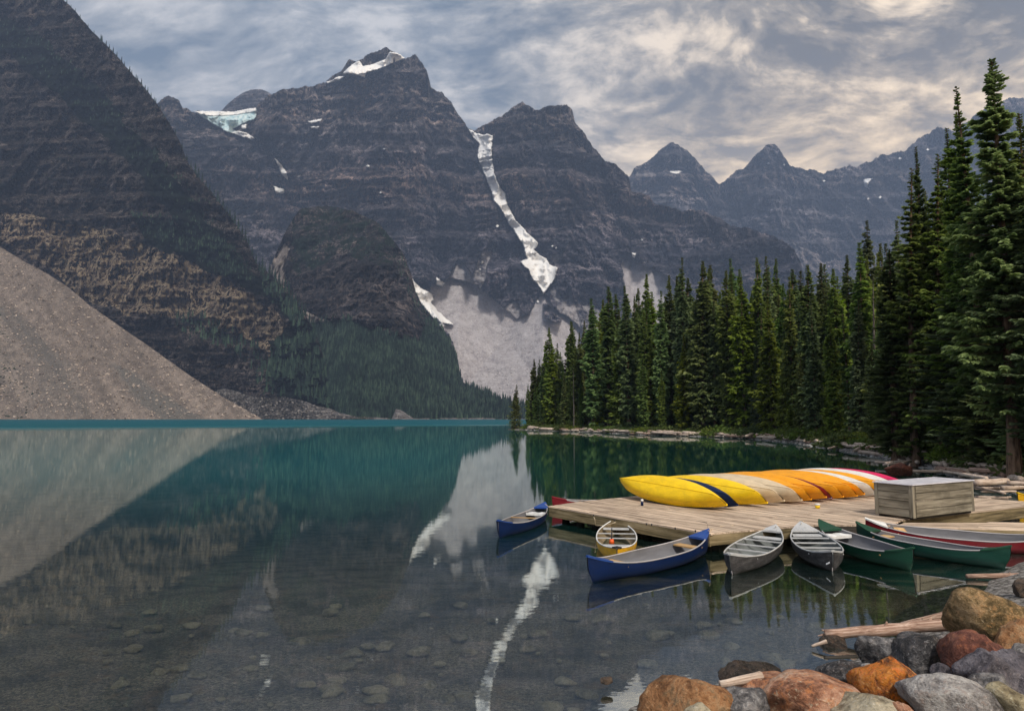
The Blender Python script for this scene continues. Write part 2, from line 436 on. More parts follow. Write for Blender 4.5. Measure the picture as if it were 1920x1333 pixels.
# ---------------------------------------------------------------- mountains: real relief behind a measured skyline
class Range:
    def __init__(s, name, ridge, base_y, d_base, d_ridge, mat, step=1.9, amp=(90, 30, 10), scale=300.0, strata=(150.0, 42.0),
                 power=1.0, zones=None, extra=None, jag=2.0, seed=0, u0=None, u1=None, smoothz=None):
        rx = np.array([p[0] for p in ridge], float); ry = np.array([p[1] for p in ridge], float)
        u0 = rx[0] if u0 is None else u0; u1 = rx[-1] if u1 is None else u1
        nu = int((u1 - u0) / step) + 1
        u = np.linspace(u0, u1, nu)
        yr = np.interp(u, rx, ry)
        yr = yr + jag * fbm(u / 22.0, 0 * u + seed, octv=6, seed=seed + 50, gain=0.72)
        yb = np.interp(u, *zip(*base_y)) if hasattr(base_y, '__len__') else np.full(nu, float(base_y))
        yr = np.minimum(yr, yb - 1.0)
        span = float(np.max(yb - yr)); nt = max(12, int(span / step))
        t = np.linspace(0, 1, nt)[:, None]
        U = np.broadcast_to(u[None, :], (nt, nu)); Y = yb[None, :] + (yr - yb)[None, :] * t
        fn = lambda q: (np.interp(u, *zip(*q)) if hasattr(q, '__len__') else np.full(nu, float(q)))[None, :]
        DB, DR = fn(d_base), fn(d_ridge)
        if power != 1.0: DR_p = t ** power
        else: DR_p = t
        D = DB + (DR - DB) * DR_p
        X = (U - 960) / F * D; Z = (HOR - Y) / F * D
        Dm = float(np.mean((DB + DR) / 2))
        sm = 1.0
        zn = zones(U, Y) if zones else np.zeros((nt, nu, 3))
        if smoothz is not None: sm = 1 - 0.93 * np.clip(zn[..., smoothz], 0, 1)
        wx = X + 0.25 * scale * fbm(X / scale, Z / scale, octv=3, seed=seed + 3)
        big = fbm(wx / scale, Z / (2.6 * scale), D * 0 + seed, 5, seed + 7, 0.55, ridged=True)
        mid = fbm(wx / (scale * 0.22), Z / (scale * 0.35), D * 0 + seed, 4, seed + 17, 0.6, ridged=True)
        fine = fbm(X / (scale * 0.05), Z / (scale * 0.05), D * 0, 3, seed + 27, 0.6)
        disp = -(amp[0] * big + amp[1] * mid + amp[2] * fine)
        zz = Z + 0.22 * strata[0] * fbm(X / (scale * 1.5), Z / (scale * 1.5), octv=4, seed=seed + 37)
        for per, a in ((strata[0], 0.62), (strata[1], 0.55), (strata[1] * 0.37, 0.35)):
            q = zz / per + 0.3 * vnoise(X / (scale * 2), 0 * X, seed=seed + 61); fr = q - np.floor(q)
            amt = 0.55 + 0.45 * vnoise(np.floor(q) * 7.7, X / (scale * 2.2), seed=seed + 71)
            step_ = np.clip((fr - 0.72) / 0.28, 0, 1)
            disp = disp + a * per * amt * (step_ - fr) * 1.3
        ddu = np.minimum(1.0, np.minimum(t, 1.3 - t) * 6 + 0.12)
        D = D + disp * sm * ddu
        if extra: D = D + extra(U, Y, t)
        s.D, s.u0, s.u1, s.yb, s.yr, s.nu, s.nt, s.u = D, u0, u1, yb, yr, nu, nt, u
        V = unproj(U, Y, D)
        # the far side falls away behind the ridge
        top = V[-1]; dirn = np.stack([(u - 960) / F, 1 + 0 * u, 0 * u], -1)
        backs = []
        for k in range(1, 7):
            hh = (top[:, 2] + 20) * (1 - k / 6.0) ** 1.2 - 20
            b_ = top + dirn * ((top[:, 2:3] + 30) * 0.13 * k)
            b_[:, 2] = np.minimum(top[:, 2] - 1, hh + 0.04 * scale * vnoise(u / 30, 0 * u + k, seed=seed) * (k < 6))
            backs.append(b_[None])
        V = np.concatenate([V] + backs, 0)
        nr = V.shape[0]
        me = mesh_np(name, V.reshape(-1, 3), grid_faces(nr, nu), mat, True)
        zc = np.zeros((nr, nu, 4), np.float32); zc[..., 3] = 1
        zc[:nt, :, :3] = zn; zc[nt:, :, :3] = zn[-1:]
        at = me.color_attributes.new('zones', 'FLOAT_COLOR', 'POINT'); at.data.foreach_set('color', zc.ravel())
        s.ob = link(name, me); s.ob['kind'] = 'structure'
        # smooth shading without melting the ledges
        s.name = name

    def dist(s, px, py):
        px = np.asarray(px, float); py = np.asarray(py, float)
        fu = np.clip((px - s.u0) / (s.u1 - s.u0) * (s.nu - 1), 0, s.nu - 1.001)
        yb = np.interp(px, s.u, s.yb); yr = np.interp(px, s.u, s.yr)
        ft = np.clip((py - yb) / (yr - yb), 0, 0.9999) * (s.nt - 1)
        i = fu.astype(int); j = ft.astype(int); a = fu - i; b = ft - j
        j1 = np.minimum(j + 1, s.nt - 1)
        return (s.D[j, i] * (1 - a) * (1 - b) + s.D[j, i + 1] * a * (1 - b) + s.D[j1, i] * (1 - a) * b + s.D[j1, i + 1] * a * b)

    def point(s, px, py):
        return unproj(np.asarray(px, float), np.asarray(py, float), s.dist(px, py))


def soft(U, Y, poly, edge=6.0, seed=0):
    """1 inside the polygon with a ragged edge"""
    n1 = fbm(U / 26.0, Y / 26.0, octv=4, seed=seed + 300) * edge; n2 = fbm(U / 26.0 + 40, Y / 26.0, octv=4, seed=seed + 310) * edge
    return inpoly(U + n1, Y + n2, poly).astype(float)


# far range on the right, the last one before the sky
far_ridge = [(1120, 340), (1180, 333), (1193, 313), (1221, 297), (1242, 279), (1262, 269), (1282, 279), (1294, 291), (1315, 313), (1349, 344), (1359, 335),
             (1396, 315), (1416, 291), (1436, 270), (1453, 272), (1469, 293), (1481, 311), (1506, 318), (1546, 323), (1577, 317), (1595, 312),
             (1607, 315), (1623, 303), (1652, 293), (1701, 277), (1721, 260), (1762, 242), (1790, 246), (1850, 205), (1895, 183), (1925, 187), (2000, 225), (2100, 260)]
def z_far(U, Y):
    z = np.zeros(U.shape + (3,))
    z[..., 0] = np.maximum(soft(U, Y, [(1370, 430), (1430, 440), (1520, 470), (1560, 520), (1480, 560), (1400, 470)], 10, 1) * 0.4,
                           soft(U, Y, [(1186, 325), (1196, 312), (1240, 330), (1195, 334)], 4, 2) * 0.5)
    return z
R_FAR = Range('mountain', far_ridge, 700, 5200, 6600, M_FAR, amp=(320, 190, 50), scale=620, strata=(260, 80), zones=z_far, jag=10.0, seed=11)
# small peak behind the glacier
R_GP = Range('mountain', [(395, 230), (415, 208), (428, 194), (440, 184), (455, 175), (472, 168), (490, 167), (503, 173), (530, 190), (560, 230)], 300, 5000, 5600, M_FAR,
             amp=(60, 30, 12), scale=300, strata=(120, 40), jag=2.0, seed=21)
# main massif with both great peaks
main_ridge = [(250, 215), (297, 192), (310, 184), (323, 180), (335, 185), (342, 198), (363, 209), (400, 209), (440, 209), (470, 206), (480, 202), (487, 192), (500, 180), (533, 168),
              (563, 165), (610, 155), (615, 148), (642, 132), (655, 112), (667, 115), (680, 112), (685, 103), (725, 93), (733, 97), (750, 105), (763, 110), (777, 103), (782, 108),
              (793, 122), (800, 132), (808, 163), (827, 173), (847, 193), (862, 217), (877, 237), (890, 245), (910, 233), (942, 215), (965, 199), (980, 192), (1004, 207), (1030, 198), (1062, 195),
              (1073, 204), (1078, 229), (1092, 244), (1110, 273), (1135, 302), (1155, 310), (1179, 331), (1184, 357), (1200, 362), (1216, 368), (1227, 382), (1256, 388), (1281, 397), (1318, 393), (1347, 408),
              (1369, 426), (1420, 432), (1467, 452), (1489, 466), (1500, 490), (1512, 535), (1530, 600), (1560, 690)]
FAN = [(1018, 546), (1030, 560), (1046, 583), (1075, 606), (1110, 640), (1150, 700), (1180, 795), (850, 795), (850, 640), (800, 560), (812, 528), (850, 522), (893, 536), (935, 570), (968, 597), (992, 585), (1006, 566)]
def z_main(U, Y):
    z = np.zeros(U.shape + (3,))
    s1 = soft(U, Y, FAN, 5, 1)
    for pg in ([(862, 488), (870, 492), (893, 556), (828, 548)], [(960, 560), (968, 562), (990, 606), (930, 596)], [(1060, 540), (1066, 538), (1100, 640), (1050, 600)]):
        s1 = np.maximum(s1, 0.62 * soft(U, Y, pg, 9, 30))
    s1 = np.maximum(s1, soft(U, Y, [(1160, 470), (1178, 468), (1195, 490), (1255, 520), (1310, 570), (1340, 640), (1190, 650), (1178, 560)], 7, 2))
    s1 = np.maximum(s1, 0.8 * soft(U, Y, [(530, 455), (546, 462), (540, 520), (520, 580), (560, 590), (600, 596), (640, 612), (560, 640), (490, 600), (505, 520)], 6, 3))
    s1 = np.maximum(s1, 0.55 * soft(U, Y, [(905, 470), (930, 455), (915, 500), (895, 545), (870, 540), (890, 505)], 7, 4))
    s1 = np.maximum(s1, 0.5 * soft(U, Y, [(1020, 480), (1060, 470), (1040, 520), (1060, 560), (1150, 590), (1120, 640), (1040, 585)], 12, 5))
    hole = np.maximum(soft(U, Y, [(1018, 583), (1030, 581), (1048, 592), (1052, 602), (1040, 604), (1024, 596)], 3, 6), soft(U, Y, [(1018, 570), (1026, 569), (1030, 576), (1020, 577)], 2, 7))
    z[..., 0] = s1 * (1 - hole)
    # thin snow-grey talus ledges
    z[..., 0] = np.maximum(z[..., 0], 0.45 * (fbm(U / 90, Y / 9 + 0.02 * U, octv=4, seed=91) > 0.42))
    z[..., 1] = 0.42 * np.clip((Y - 330) / 200, 0, 1) * (U < 760) * (fbm(U / 60, Y / 60, octv=3, seed=92) > 0.15)
    return z
def ex_main(U, Y, t):
    pathy = [235, 330, 400, 470, 548, 620]; pathx = [888, 912, 948, 992, 1018, 1020]
    cx = np.interp(Y, pathy, pathx)
    e = 110 * np.exp(-((U - cx) / 30.0) ** 2) * np.clip((560 - Y) / 60, 0, 1) * np.clip((Y - 225) / 40, 0, 1)
    cx2 = np.interp(Y, [250, 300, 420, 520], [470, 510, 540, 540])
    e += 160 * np.exp(-((U - cx2) / 26.0) ** 2) * np.clip((530 - Y) / 60, 0, 1) * np.clip((Y - 245) / 40, 0, 1)
    for xa, xb, am in ((690, 640, 120), (560, 600, 70), (800, 830, 110), (1085, 1190, 120), (1010, 1060, 80)):
        c3 = np.interp(Y, [150, 560], [xa, xb]); e += am * np.exp(-((U - c3) / 20.0) ** 2) * np.clip((560 - Y) / 120, 0, 1) * np.clip(t * 8, 0, 1) * np.clip((1 - t) * 8, 0, 1)
    # scree fans bulge out as cones from their apex
    for ax, ay, wdt, k in ((1018, 548, 0.75, 260), (860, 520, 0.7, 200)):
        dd = np.clip(Y - ay, 0, None); e -= k * np.clip(1 - np.abs(U - ax) / (dd * wdt + 10), 0, 1) * np.clip(dd / 120, 0, 1)
    return e
R_MAIN = Range('mountain', main_ridge, 794, [(250, 3000), (1560, 3000)], [(250, 4300), (600, 4400), (888, 4380), (1050, 4300), (1300, 4200), (1560, 3600)],
               M_MAIN, step=1.7, amp=(240, 120, 36), scale=430, strata=(210, 70), zones=z_main, extra=ex_main, jag=8.0, seed=31, smoothz=0)
# forested knob in the middle
knob_ridge = [(470, 560), (500, 520), (520, 470), (540, 425), (562, 393), (610, 385), (663, 397), (710, 420), (740, 455), (757, 477), (770, 507), (779, 545), (793, 578), (812, 596),
              (833, 622), (847, 647), (858, 673), (861, 695), (868, 717), (900, 730), (933, 743), (960, 752), (985, 760), (1030, 775)]
def z_knob(U, Y):
    z = np.zeros(U.shape + (3,))
    z[..., 0] = 0.7 * soft(U, Y, [(470, 540), (535, 455), (546, 462), (530, 510), (548, 560), (570, 580), (620, 600), (600, 625), (470, 600)], 6, 8)
    line = np.interp(U, [440, 560, 600, 660, 720, 780, 800, 830, 1030], [560, 612, 602, 600, 628, 648, 610, 620, 700])
    z[..., 1] = np.clip((Y - line) / 12 + 0.5, 0, 1)
    top = soft(U, Y, [(540, 470), (560, 385), (610, 378), (663, 390), (715, 415), (745, 470), (735, 500), (640, 480), (560, 520)], 10, 9) * 0.52
    z[..., 1] = np.maximum(z[..., 1], top)
    return z
R_KNOB = Range('hill', knob_ridge, 791, [(470, 1800), (560, 1700), (610, 1500), (650, 1360), (1030, 1450)], [(470, 2200), (620, 2350), (760, 2000), (860, 1850), (960, 1520), (1030, 1470)],
               M_KNOB, step=1.9, amp=(60, 46, 14), scale=150, strata=(90, 24), power=1.4, zones=z_knob, jag=5.0, seed=41, smoothz=1)
# the great cliff on the left
left_ridge = [(-420, -560), (-250, -400), (-100, -260), (0, -140), (60, -65), (117, -2), (143, 24), (163, 48), (200, 86), (233, 122), (267, 160), (293, 193), (317, 230), (337, 265), (353, 307), (377, 338),
              (400, 365), (430, 402), (453, 438), (467, 460), (480, 492), (510, 515), (547, 555), (575, 592), (592, 625), (606, 665), (620, 710), (650, 760), (690, 786)]
CLIFF = [(0, 395), (60, 400), (120, 425), (200, 432), (300, 470), (340, 480), (420, 520), (480, 560), (530, 600), (560, 660), (540, 700), (470, 640), (400, 610), (330, 600), (240, 590), (150, 560), (90, 500), (0, 450)]
def z_left(U, Y):
    z = np.zeros(U.shape + (3,))
    n = fbm(U / 40, Y / 22, octv=4, seed=401)
    c = soft(U, Y, CLIFF, 9, 12)
    z[..., 2] = c * np.clip(1.0 + 0.8 * n, 0, 1)
    veg = soft(U, Y, [(0, 30), (60, 60), (150, 130), (230, 220), (290, 285), (330, 330), (380, 400), (440, 470), (470, 520), (430, 500), (340, 440), (240, 300), (130, 200), (50, 130), (0, 100)], 14, 13) * 0.85
    veg = np.maximum(veg, soft(U, Y, [(250, 400), (330, 420), (420, 470), (480, 520), (540, 580), (560, 620), (500, 560), (420, 520), (340, 480), (270, 450)], 12, 14) * 0.9)
    veg = np.maximum(veg, soft(U, Y, [(500, 640), (570, 600), (620, 700), (690, 790), (520, 745)], 12, 15))
    veg = np.maximum(veg, 0.40 * (n > 0.25))
    z[..., 1] = veg
    z[..., 0] = 0.4 * soft(U, Y, [(0, 395), (90, 420), (90, 520), (0, 470)], 8, 16)
    return z
def ex_left(U, Y, t):
    c = inpoly(U, Y, CLIFF)
    n1 = fbm(U / 15.0, Y / 95.0, octv=4, seed=7, gain=0.6, ridged=True); n2 = fbm(U / 42.0, Y / 60.0, octv=3, seed=8)
    blk = np.floor((U + 14 * n2) / 17.0); jog = _hash(blk, np.floor((Y + 10 * n2 + 9 * _hash(blk, 0 * blk, 0 * blk, 3)) / 30.0), 0 * blk, 5)
    return c * (26 * n1 * (0.6 + n2) + 22 * (jog - 0.5))
R_LEFT = Range('mountain', left_ridge, 789, 1540, [(-420, 3000), (0, 2500), (120, 2350), (350, 2050), (500, 1850), (600, 1660), (690, 1560)], M_NEARC, step=1.9,
               amp=(75, 42, 14), scale=170, strata=(70, 20), zones=z_left, extra=ex_left, jag=5.0, seed=51, smoothz=None)
# broad scree slope running down to the lake
scree_ridge = [(-420, 180), (-200, 330), (0, 463), (45, 490), (90, 514), (130, 540), (167, 572), (200, 594), (233, 618), (300, 664), (353, 702), (417, 744), (460, 767), (493, 786.5)]
def z_scree(U, Y):
    z = np.zeros(U.shape + (3,)); z[..., 0] = 1
    z[..., 2] = 0.85 * soft(U, Y, [(205, 676), (240, 690), (300, 735), (350, 765), (405, 790), (300, 790), (250, 745)], 6, 21) + 0.5 * soft(U, Y, [(-10, 560), (60, 600), (150, 700), (180, 790), (60, 790), (-10, 700)], 20, 22)
    for _ in range(26):
        q_ = z[..., 2]; q_[1:-1, 1:-1] = (q_[:-2, 1:-1] + q_[2:, 1:-1] + q_[1:-1, :-2] + q_[1:-1, 2:]) / 4
    z[..., 1] = 0.5 * (fbm(U / 14, Y / 5, octv=3, seed=408) > 0.15) * np.clip((Y - 768) / 14, 0, 1) * np.clip((90 - U) / 60, 0, 1) + 0.40 * (fbm(U / 9, Y / 6, octv=3, seed=402) > 0.62) * (U < 60)
    return z
def ex_scree(U, Y, t):
    a = U - 1.3 * (Y - 463)
    return 3.0 * fbm(a / 90, Y / 300, octv=4, seed=60) * np.clip((1 - t) * 5, 0, 1)
R_SCREE = Range('scree_slope', scree_ridge, 788, 1290, [(-420, 1650), (0, 1560), (300, 1400), (493, 1295)], M_SCREE, step=2.4, amp=(5, 3, 2.0), scale=60, strata=(30, 9), zones=z_scree,
                extra=ex_scree, jag=1.0, seed=61, smoothz=0)
rub_ridge = [(400, 735), (417, 728), (440, 733), (467, 741), (500, 745), (533, 744), (567, 751), (590, 760), (617, 765), (640, 775), (665, 780), (700, 782), (735, 784), (742, 766), (752, 769), (775, 784), (830, 783.5), (900, 784), (960, 784.5), (1010, 785)]
def z_rub(U, Y):
    z = np.zeros(U.shape + (3,)); z[..., 0] = 0.8 * (U > 700)
    z[..., 1] = 0.7 * (fbm(U / 20, Y / 6, octv=3, seed=77) > 0.2) * (U > 655) * (np.abs(U - 757) > 22)
    return z
R_RUB = Range('scree_slope', rub_ridge, 788, [(400, 1425), (493, 1330), (600, 1300), (1010, 1280)], [(400, 1470), (493, 1380), (600, 1345), (1010, 1320)], M_RUBBLE, step=1.6, amp=(5, 3, 1.5), scale=24, strata=(9, 4), zones=z_rub, jag=2.5, seed=71)


# ---------------------------------------------------------------- snow and ice, draped a few metres over the rock
def snow_material(name, c1, c2, dirt, k=1.0):
    m, t, b, out = material(name)
    p = pos(t)
    n = t.noise(t.stretch(p, (0.02 * k, 0.01 * k, 0.005 * k)), 1.0, 6, 0.65)
    n2 = t.noise(p, 0.05 * k, 5, 0.6)
    c = t.ramp(n, [(0.40, c1), (0.62, c2)])
    c = t.mix(t.mapr(t.math('ADD', n2, t.math('MULTIPLY', n, 0.4)), 0.84, 0.95, 0, 0.7), c, dirt)
    t.link(c, b.inputs['Base Color']); b.inputs['Roughness'].default_value = 0.7
    bump(t, b, n2, 0.7, 8.0)
    return m
M_SNOW = snow_material('old_snow', (0.86, 0.86, 0.86), (0.93, 0.92, 0.90), (0.42, 0.38, 0.36))
M_DIRTY = snow_material('dirty_snow', (0.58, 0.59, 0.62), (0.88, 0.88, 0.88), (0.22, 0.21, 0.22), 1.5)
M_ICE = snow_material('glacier_ice', (0.42, 0.62, 0.68), (0.74, 0.86, 0.88), (0.30, 0.38, 0.42), 2.0)


def snow(rng, poly, name='snowfield', mat=M_SNOW, off=14.0, st=0.9, jag=3.0, seed=0):
    xs = [p[0] for p in poly]; ys = [p[1] for p in poly]
    u = np.arange(min(xs) - 3, max(xs) + 3, st); y = np.arange(min(ys) - 3, max(ys) + 3, st)
    U, Y = np.meshgrid(u, y)
    n1 = fbm(U / 9.0, Y / 9.0, octv=4, seed=seed + 3, gain=0.6) * jag; n2 = fbm(U / 9.0 + 31, Y / 9.0, octv=4, seed=seed + 5, gain=0.6) * jag
    ins = inpoly(U + n1, Y + n2, poly)
    # the sheet is thick inside and sinks into the rock at its margin
    core = ins.copy()
    core[1:] &= ins[:-1]; core[:-1] &= ins[1:]; core[:, 1:] &= ins[:, :-1]; core[:, :-1] &= ins[:, 1:]
    grown = ins.copy()
    grown[1:] |= ins[:-1]; grown[:-1] |= ins[1:]; grown[:, 1:] |= ins[:, :-1]; grown[:, :-1] |= ins[:, 1:]
    D = rng.dist(U, Y); 
    D2 = D.copy()                                   # smooth the ground under the snow
    for _ in range(45):
        D2[1:-1, 1:-1] = (D2[1:-1, 1:-1] * 2 + D2[:-2, 1:-1] + D2[2:, 1:-1] + D2[1:-1, :-2] + D2[1:-1, 2:]) / 6
    Dn = np.where(core, np.minimum(D2, D) - off, np.where(ins, D - off * 0.7, D + 6.0))
    V = unproj(U, Y, Dn).reshape(-1, 3)
    nr, nc = U.shape
    fc = grid_faces(nr, nc); g = grown.ravel(); i_ = ins.ravel()
    keep = g[fc].all(1) & (i_[fc].sum(1) >= 1)
    fc = fc[keep]
    if len(fc) == 0: return None
    used = np.unique(fc); mp = np.full(len(V), -1); mp[used] = np.arange(len(used))
    o = link(name, mesh_np(name, V[used], mp[fc], mat, True)); o['kind'] = 'structure'
    return o


snow(R_MAIN, [(877, 241), (890, 262), (898, 269), (895, 295), (907, 324), (918, 350), (926, 375), (944, 401), (955, 422), (979, 455), (984, 470), (988, 484), (974, 491), (990, 506), (999, 525), (1012, 539), (1018, 552),
              (1027, 541), (1041, 522), (1045, 503), (1030, 496), (1024, 485), (1013, 480), (1002, 468), (1010, 457), (993, 441), (966, 412), (951, 382), (947, 364), (934, 346), (927, 324), (921, 285), (924, 255), (912, 251), (906, 254), (890, 248)], off=95, jag=2.0, seed=1)
snow(R_MAIN, [(879, 243), (898, 270), (897, 295), (908, 322), (916, 340), (930, 336), (921, 300), (919, 280), (906, 262), (892, 252)], mat=M_DIRTY, off=102, jag=2.6, seed=2)
snow(R_MAIN, [(642, 138), (657, 123), (673, 115), (681, 124), (700, 121), (723, 111), (731, 97), (745, 100), (760, 110), (727, 123), (707, 132), (687, 137), (685, 147), (668, 140)], off=90, jag=1.6, seed=3)
snow(R_MAIN, [(611, 155), (633, 145), (648, 144), (634, 153), (614, 158)], off=80, jag=1.5, seed=4)
snow(R_MAIN, [(363, 209), (400, 209), (440, 210), (480, 202), (481, 210), (440, 217), (400, 219), (376, 215)], off=85, jag=1.0, seed=5)
snow(R_MAIN, [(368, 211), (400, 216), (440, 214), (481, 205), (482, 217), (477, 225), (453, 233), (437, 242), (452, 254), (430, 250), (407, 237), (380, 222)], name='glacier', mat=M_ICE, off=70, jag=2.2, seed=6)
snow(R_MAIN, [(430, 250), (440, 246), (460, 248), (478, 260), (470, 262), (452, 257)], off=75, jag=1.5, seed=7)
snow(R_MAIN, [(452, 234), (464, 233), (462, 240), (454, 241)], off=75, jag=2, seed=7)
snow(R_MAIN, [(514, 295), (521, 302), (538, 323), (539, 337), (529, 328), (523, 315)], off=75, jag=1.5, seed=8)
snow(R_MAIN, [(512, 349), (532, 353), (532, 362), (518, 364)], off=70, jag=2.5, seed=9)
snow(R_MAIN, [(576, 228), (603, 223), (601, 228), (583, 232)], off=60, jag=1.5, seed=10)
snow(R_MAIN, [(580, 238), (599, 237), (597, 242), (586, 242)], off=60, jag=1.5, seed=11)
snow(R_MAIN, [(769, 515), (776, 527), (790, 540), (810, 552), (814, 562), (809, 567), (822, 585), (838, 598), (853, 609), (833, 607), (815, 600), (798, 580), (783, 560), (772, 540)], off=60, jag=2.0, seed=12)
snow(R_MAIN, [(818, 519), (823, 524), (835, 530), (829, 538), (817, 533)], off=60, jag=1.5, seed=13)
snow(R_MAIN, [(822, 608), (830, 607), (836, 612), (826, 615)], off=20, jag=1.5, seed=14)
snow(R_MAIN, [(1184, 474), (1193, 475), (1190, 484), (1186, 482)], off=18, jag=1.0, st=0.7, seed=15)
for i, (a, b_, r_) in enumerate([(690, 312, 3), (713, 361, 2), (1203, 450, 2), (905, 478, 2.5), (904, 492, 3), (900, 505, 2), (1008, 566, 3), (1036, 462, 2), (1043, 465, 2), (720, 280, 2), (932, 424, 3)]):
    snow(R_MAIN, [(a - r_ * 1.3, b_), (a, b_ - r_), (a + r_ * 1.3, b_), (a, b_ + r_)], off=18, jag=1.2, st=0.7, seed=20 + i)
snow(R_FAR, [(1254, 322), (1268, 320), (1283, 323), (1268, 326)], off=25, jag=1.5, seed=40)
snow(R_FAR, [(1618, 337), (1638, 334), (1629, 342), (1627, 350), (1630, 355), (1622, 351)], off=25, jag=1.5, seed=41)
for i, (a, b_, r_) in enumerate([(1687, 297, 3), (1545, 340, 2.5), (1628, 373, 2), (1650, 370, 3), (1440, 307, 2.5), (1470, 309, 2), (1740, 281, 2.5)]):
    snow(R_FAR, [(a - r_ * 1.2, b_), (a, b_ - r_), (a + r_ * 1.2, b_), (a, b_ + r_)], off=25, jag=1.2, st=0.7, seed=50 + i)


def scatter_rocks(rng, poly, n, rmin, rmax, mat, name, label, seed, flat=0.7):
    g = np.random.default_rng(seed); bm = bmesh.new(); bmesh.ops.create_icosphere(bm, subdivisions=1, radius=1.0)
    v0 = np.array([p.co[:] for p in bm.verts]); f0 = np.array([[q.index for q in fc.verts] for fc in bm.faces]); bm.free()
    xs = [p[0] for p in poly]; ys = [p[1] for p in poly]
    u = g.uniform(min(xs), max(xs), n); y = g.uniform(min(ys), max(ys), n); k = inpoly(u, y, poly); u, y = u[k], y[k]
    yr = np.interp(u, rng.u, rng.yr); k = y > yr + 1; u, y = u[k], y[k]
    P_ = rng.point(u, y); r = rmin + (rmax - rmin) * g.random(len(P_)) ** 4
    jit = 1 + 0.25 * g.normal(0, 1, (len(P_), len(v0), 1)); sh_ = g.uniform(0.6, 1.3, (len(P_), 1, 3)) * np.array([1, 1, flat])
    V = v0[None] * jit * sh_ * r[:, None, None] + P_[:, None, :]
    Fc = (f0[None] + (np.arange(len(P_)) * len(v0))[:, None, None]).reshape(-1, 3)
    o = link(name, mesh_np(name, V.reshape(-1, 3), Fc, mat, False)); tag(o, label, 'rubble', kind='stuff')
def flat_mat(name, c1, c2):
    m, t, b_, out = material(name); p = pos(t); n = t.noise(p, 0.15, 3, 0.6)
    t.link(t.ramp(n, [(0.4, c1), (0.6, c2)]), b_.inputs['Base Color']); b_.inputs['Roughness'].default_value = 0.9
    return m
M_SCR_ROCK = flat_mat('scree_blocks', (0.14, 0.11, 0.09), (0.52, 0.43, 0.36))
M_RUB_ROCK = flat_mat('rubble_blocks', (0.06, 0.055, 0.055), (0.24, 0.225, 0.215))
M_FAN_ROCK = flat_mat('fan_blocks', (0.20, 0.18, 0.18), (0.62, 0.58, 0.57))
scatter_rocks(R_SCREE, [(-5, 460), (45, 488), (167, 570), (353, 700), (490, 786), (-5, 786)], 8000, 0.6, 3.2, M_SCR_ROCK, 'scree_blocks', 'pale and brown blocks strewn over the scree slope', 5)
scatter_rocks(R_MAIN, FAN, 6000, 1.2, 4.8, M_FAN_ROCK, 'fan_blocks', 'loose blocks strewn over the pale debris fan', 6)
scatter_rocks(R_RUB, [(400, 730), (650, 770), (760, 780), (1000, 788), (400, 788)], 5000, 0.8, 3.2, M_RUB_ROCK, 'shore_blocks', 'grey blocks heaped along the far lake shore', 7)
M_SCR_BUSH = flat_mat('scree_bushes', (0.012, 0.022, 0.010), (0.035, 0.050, 0.018))
scatter_rocks(R_SCREE, [(-5, 560), (18, 600), (30, 700), (70, 740), (60, 786), (-5, 786)], 420, 0.8, 3.2, M_SCR_BUSH, 'low_bushes', 'dark low bushes dotted over the left foot of the scree', 8)
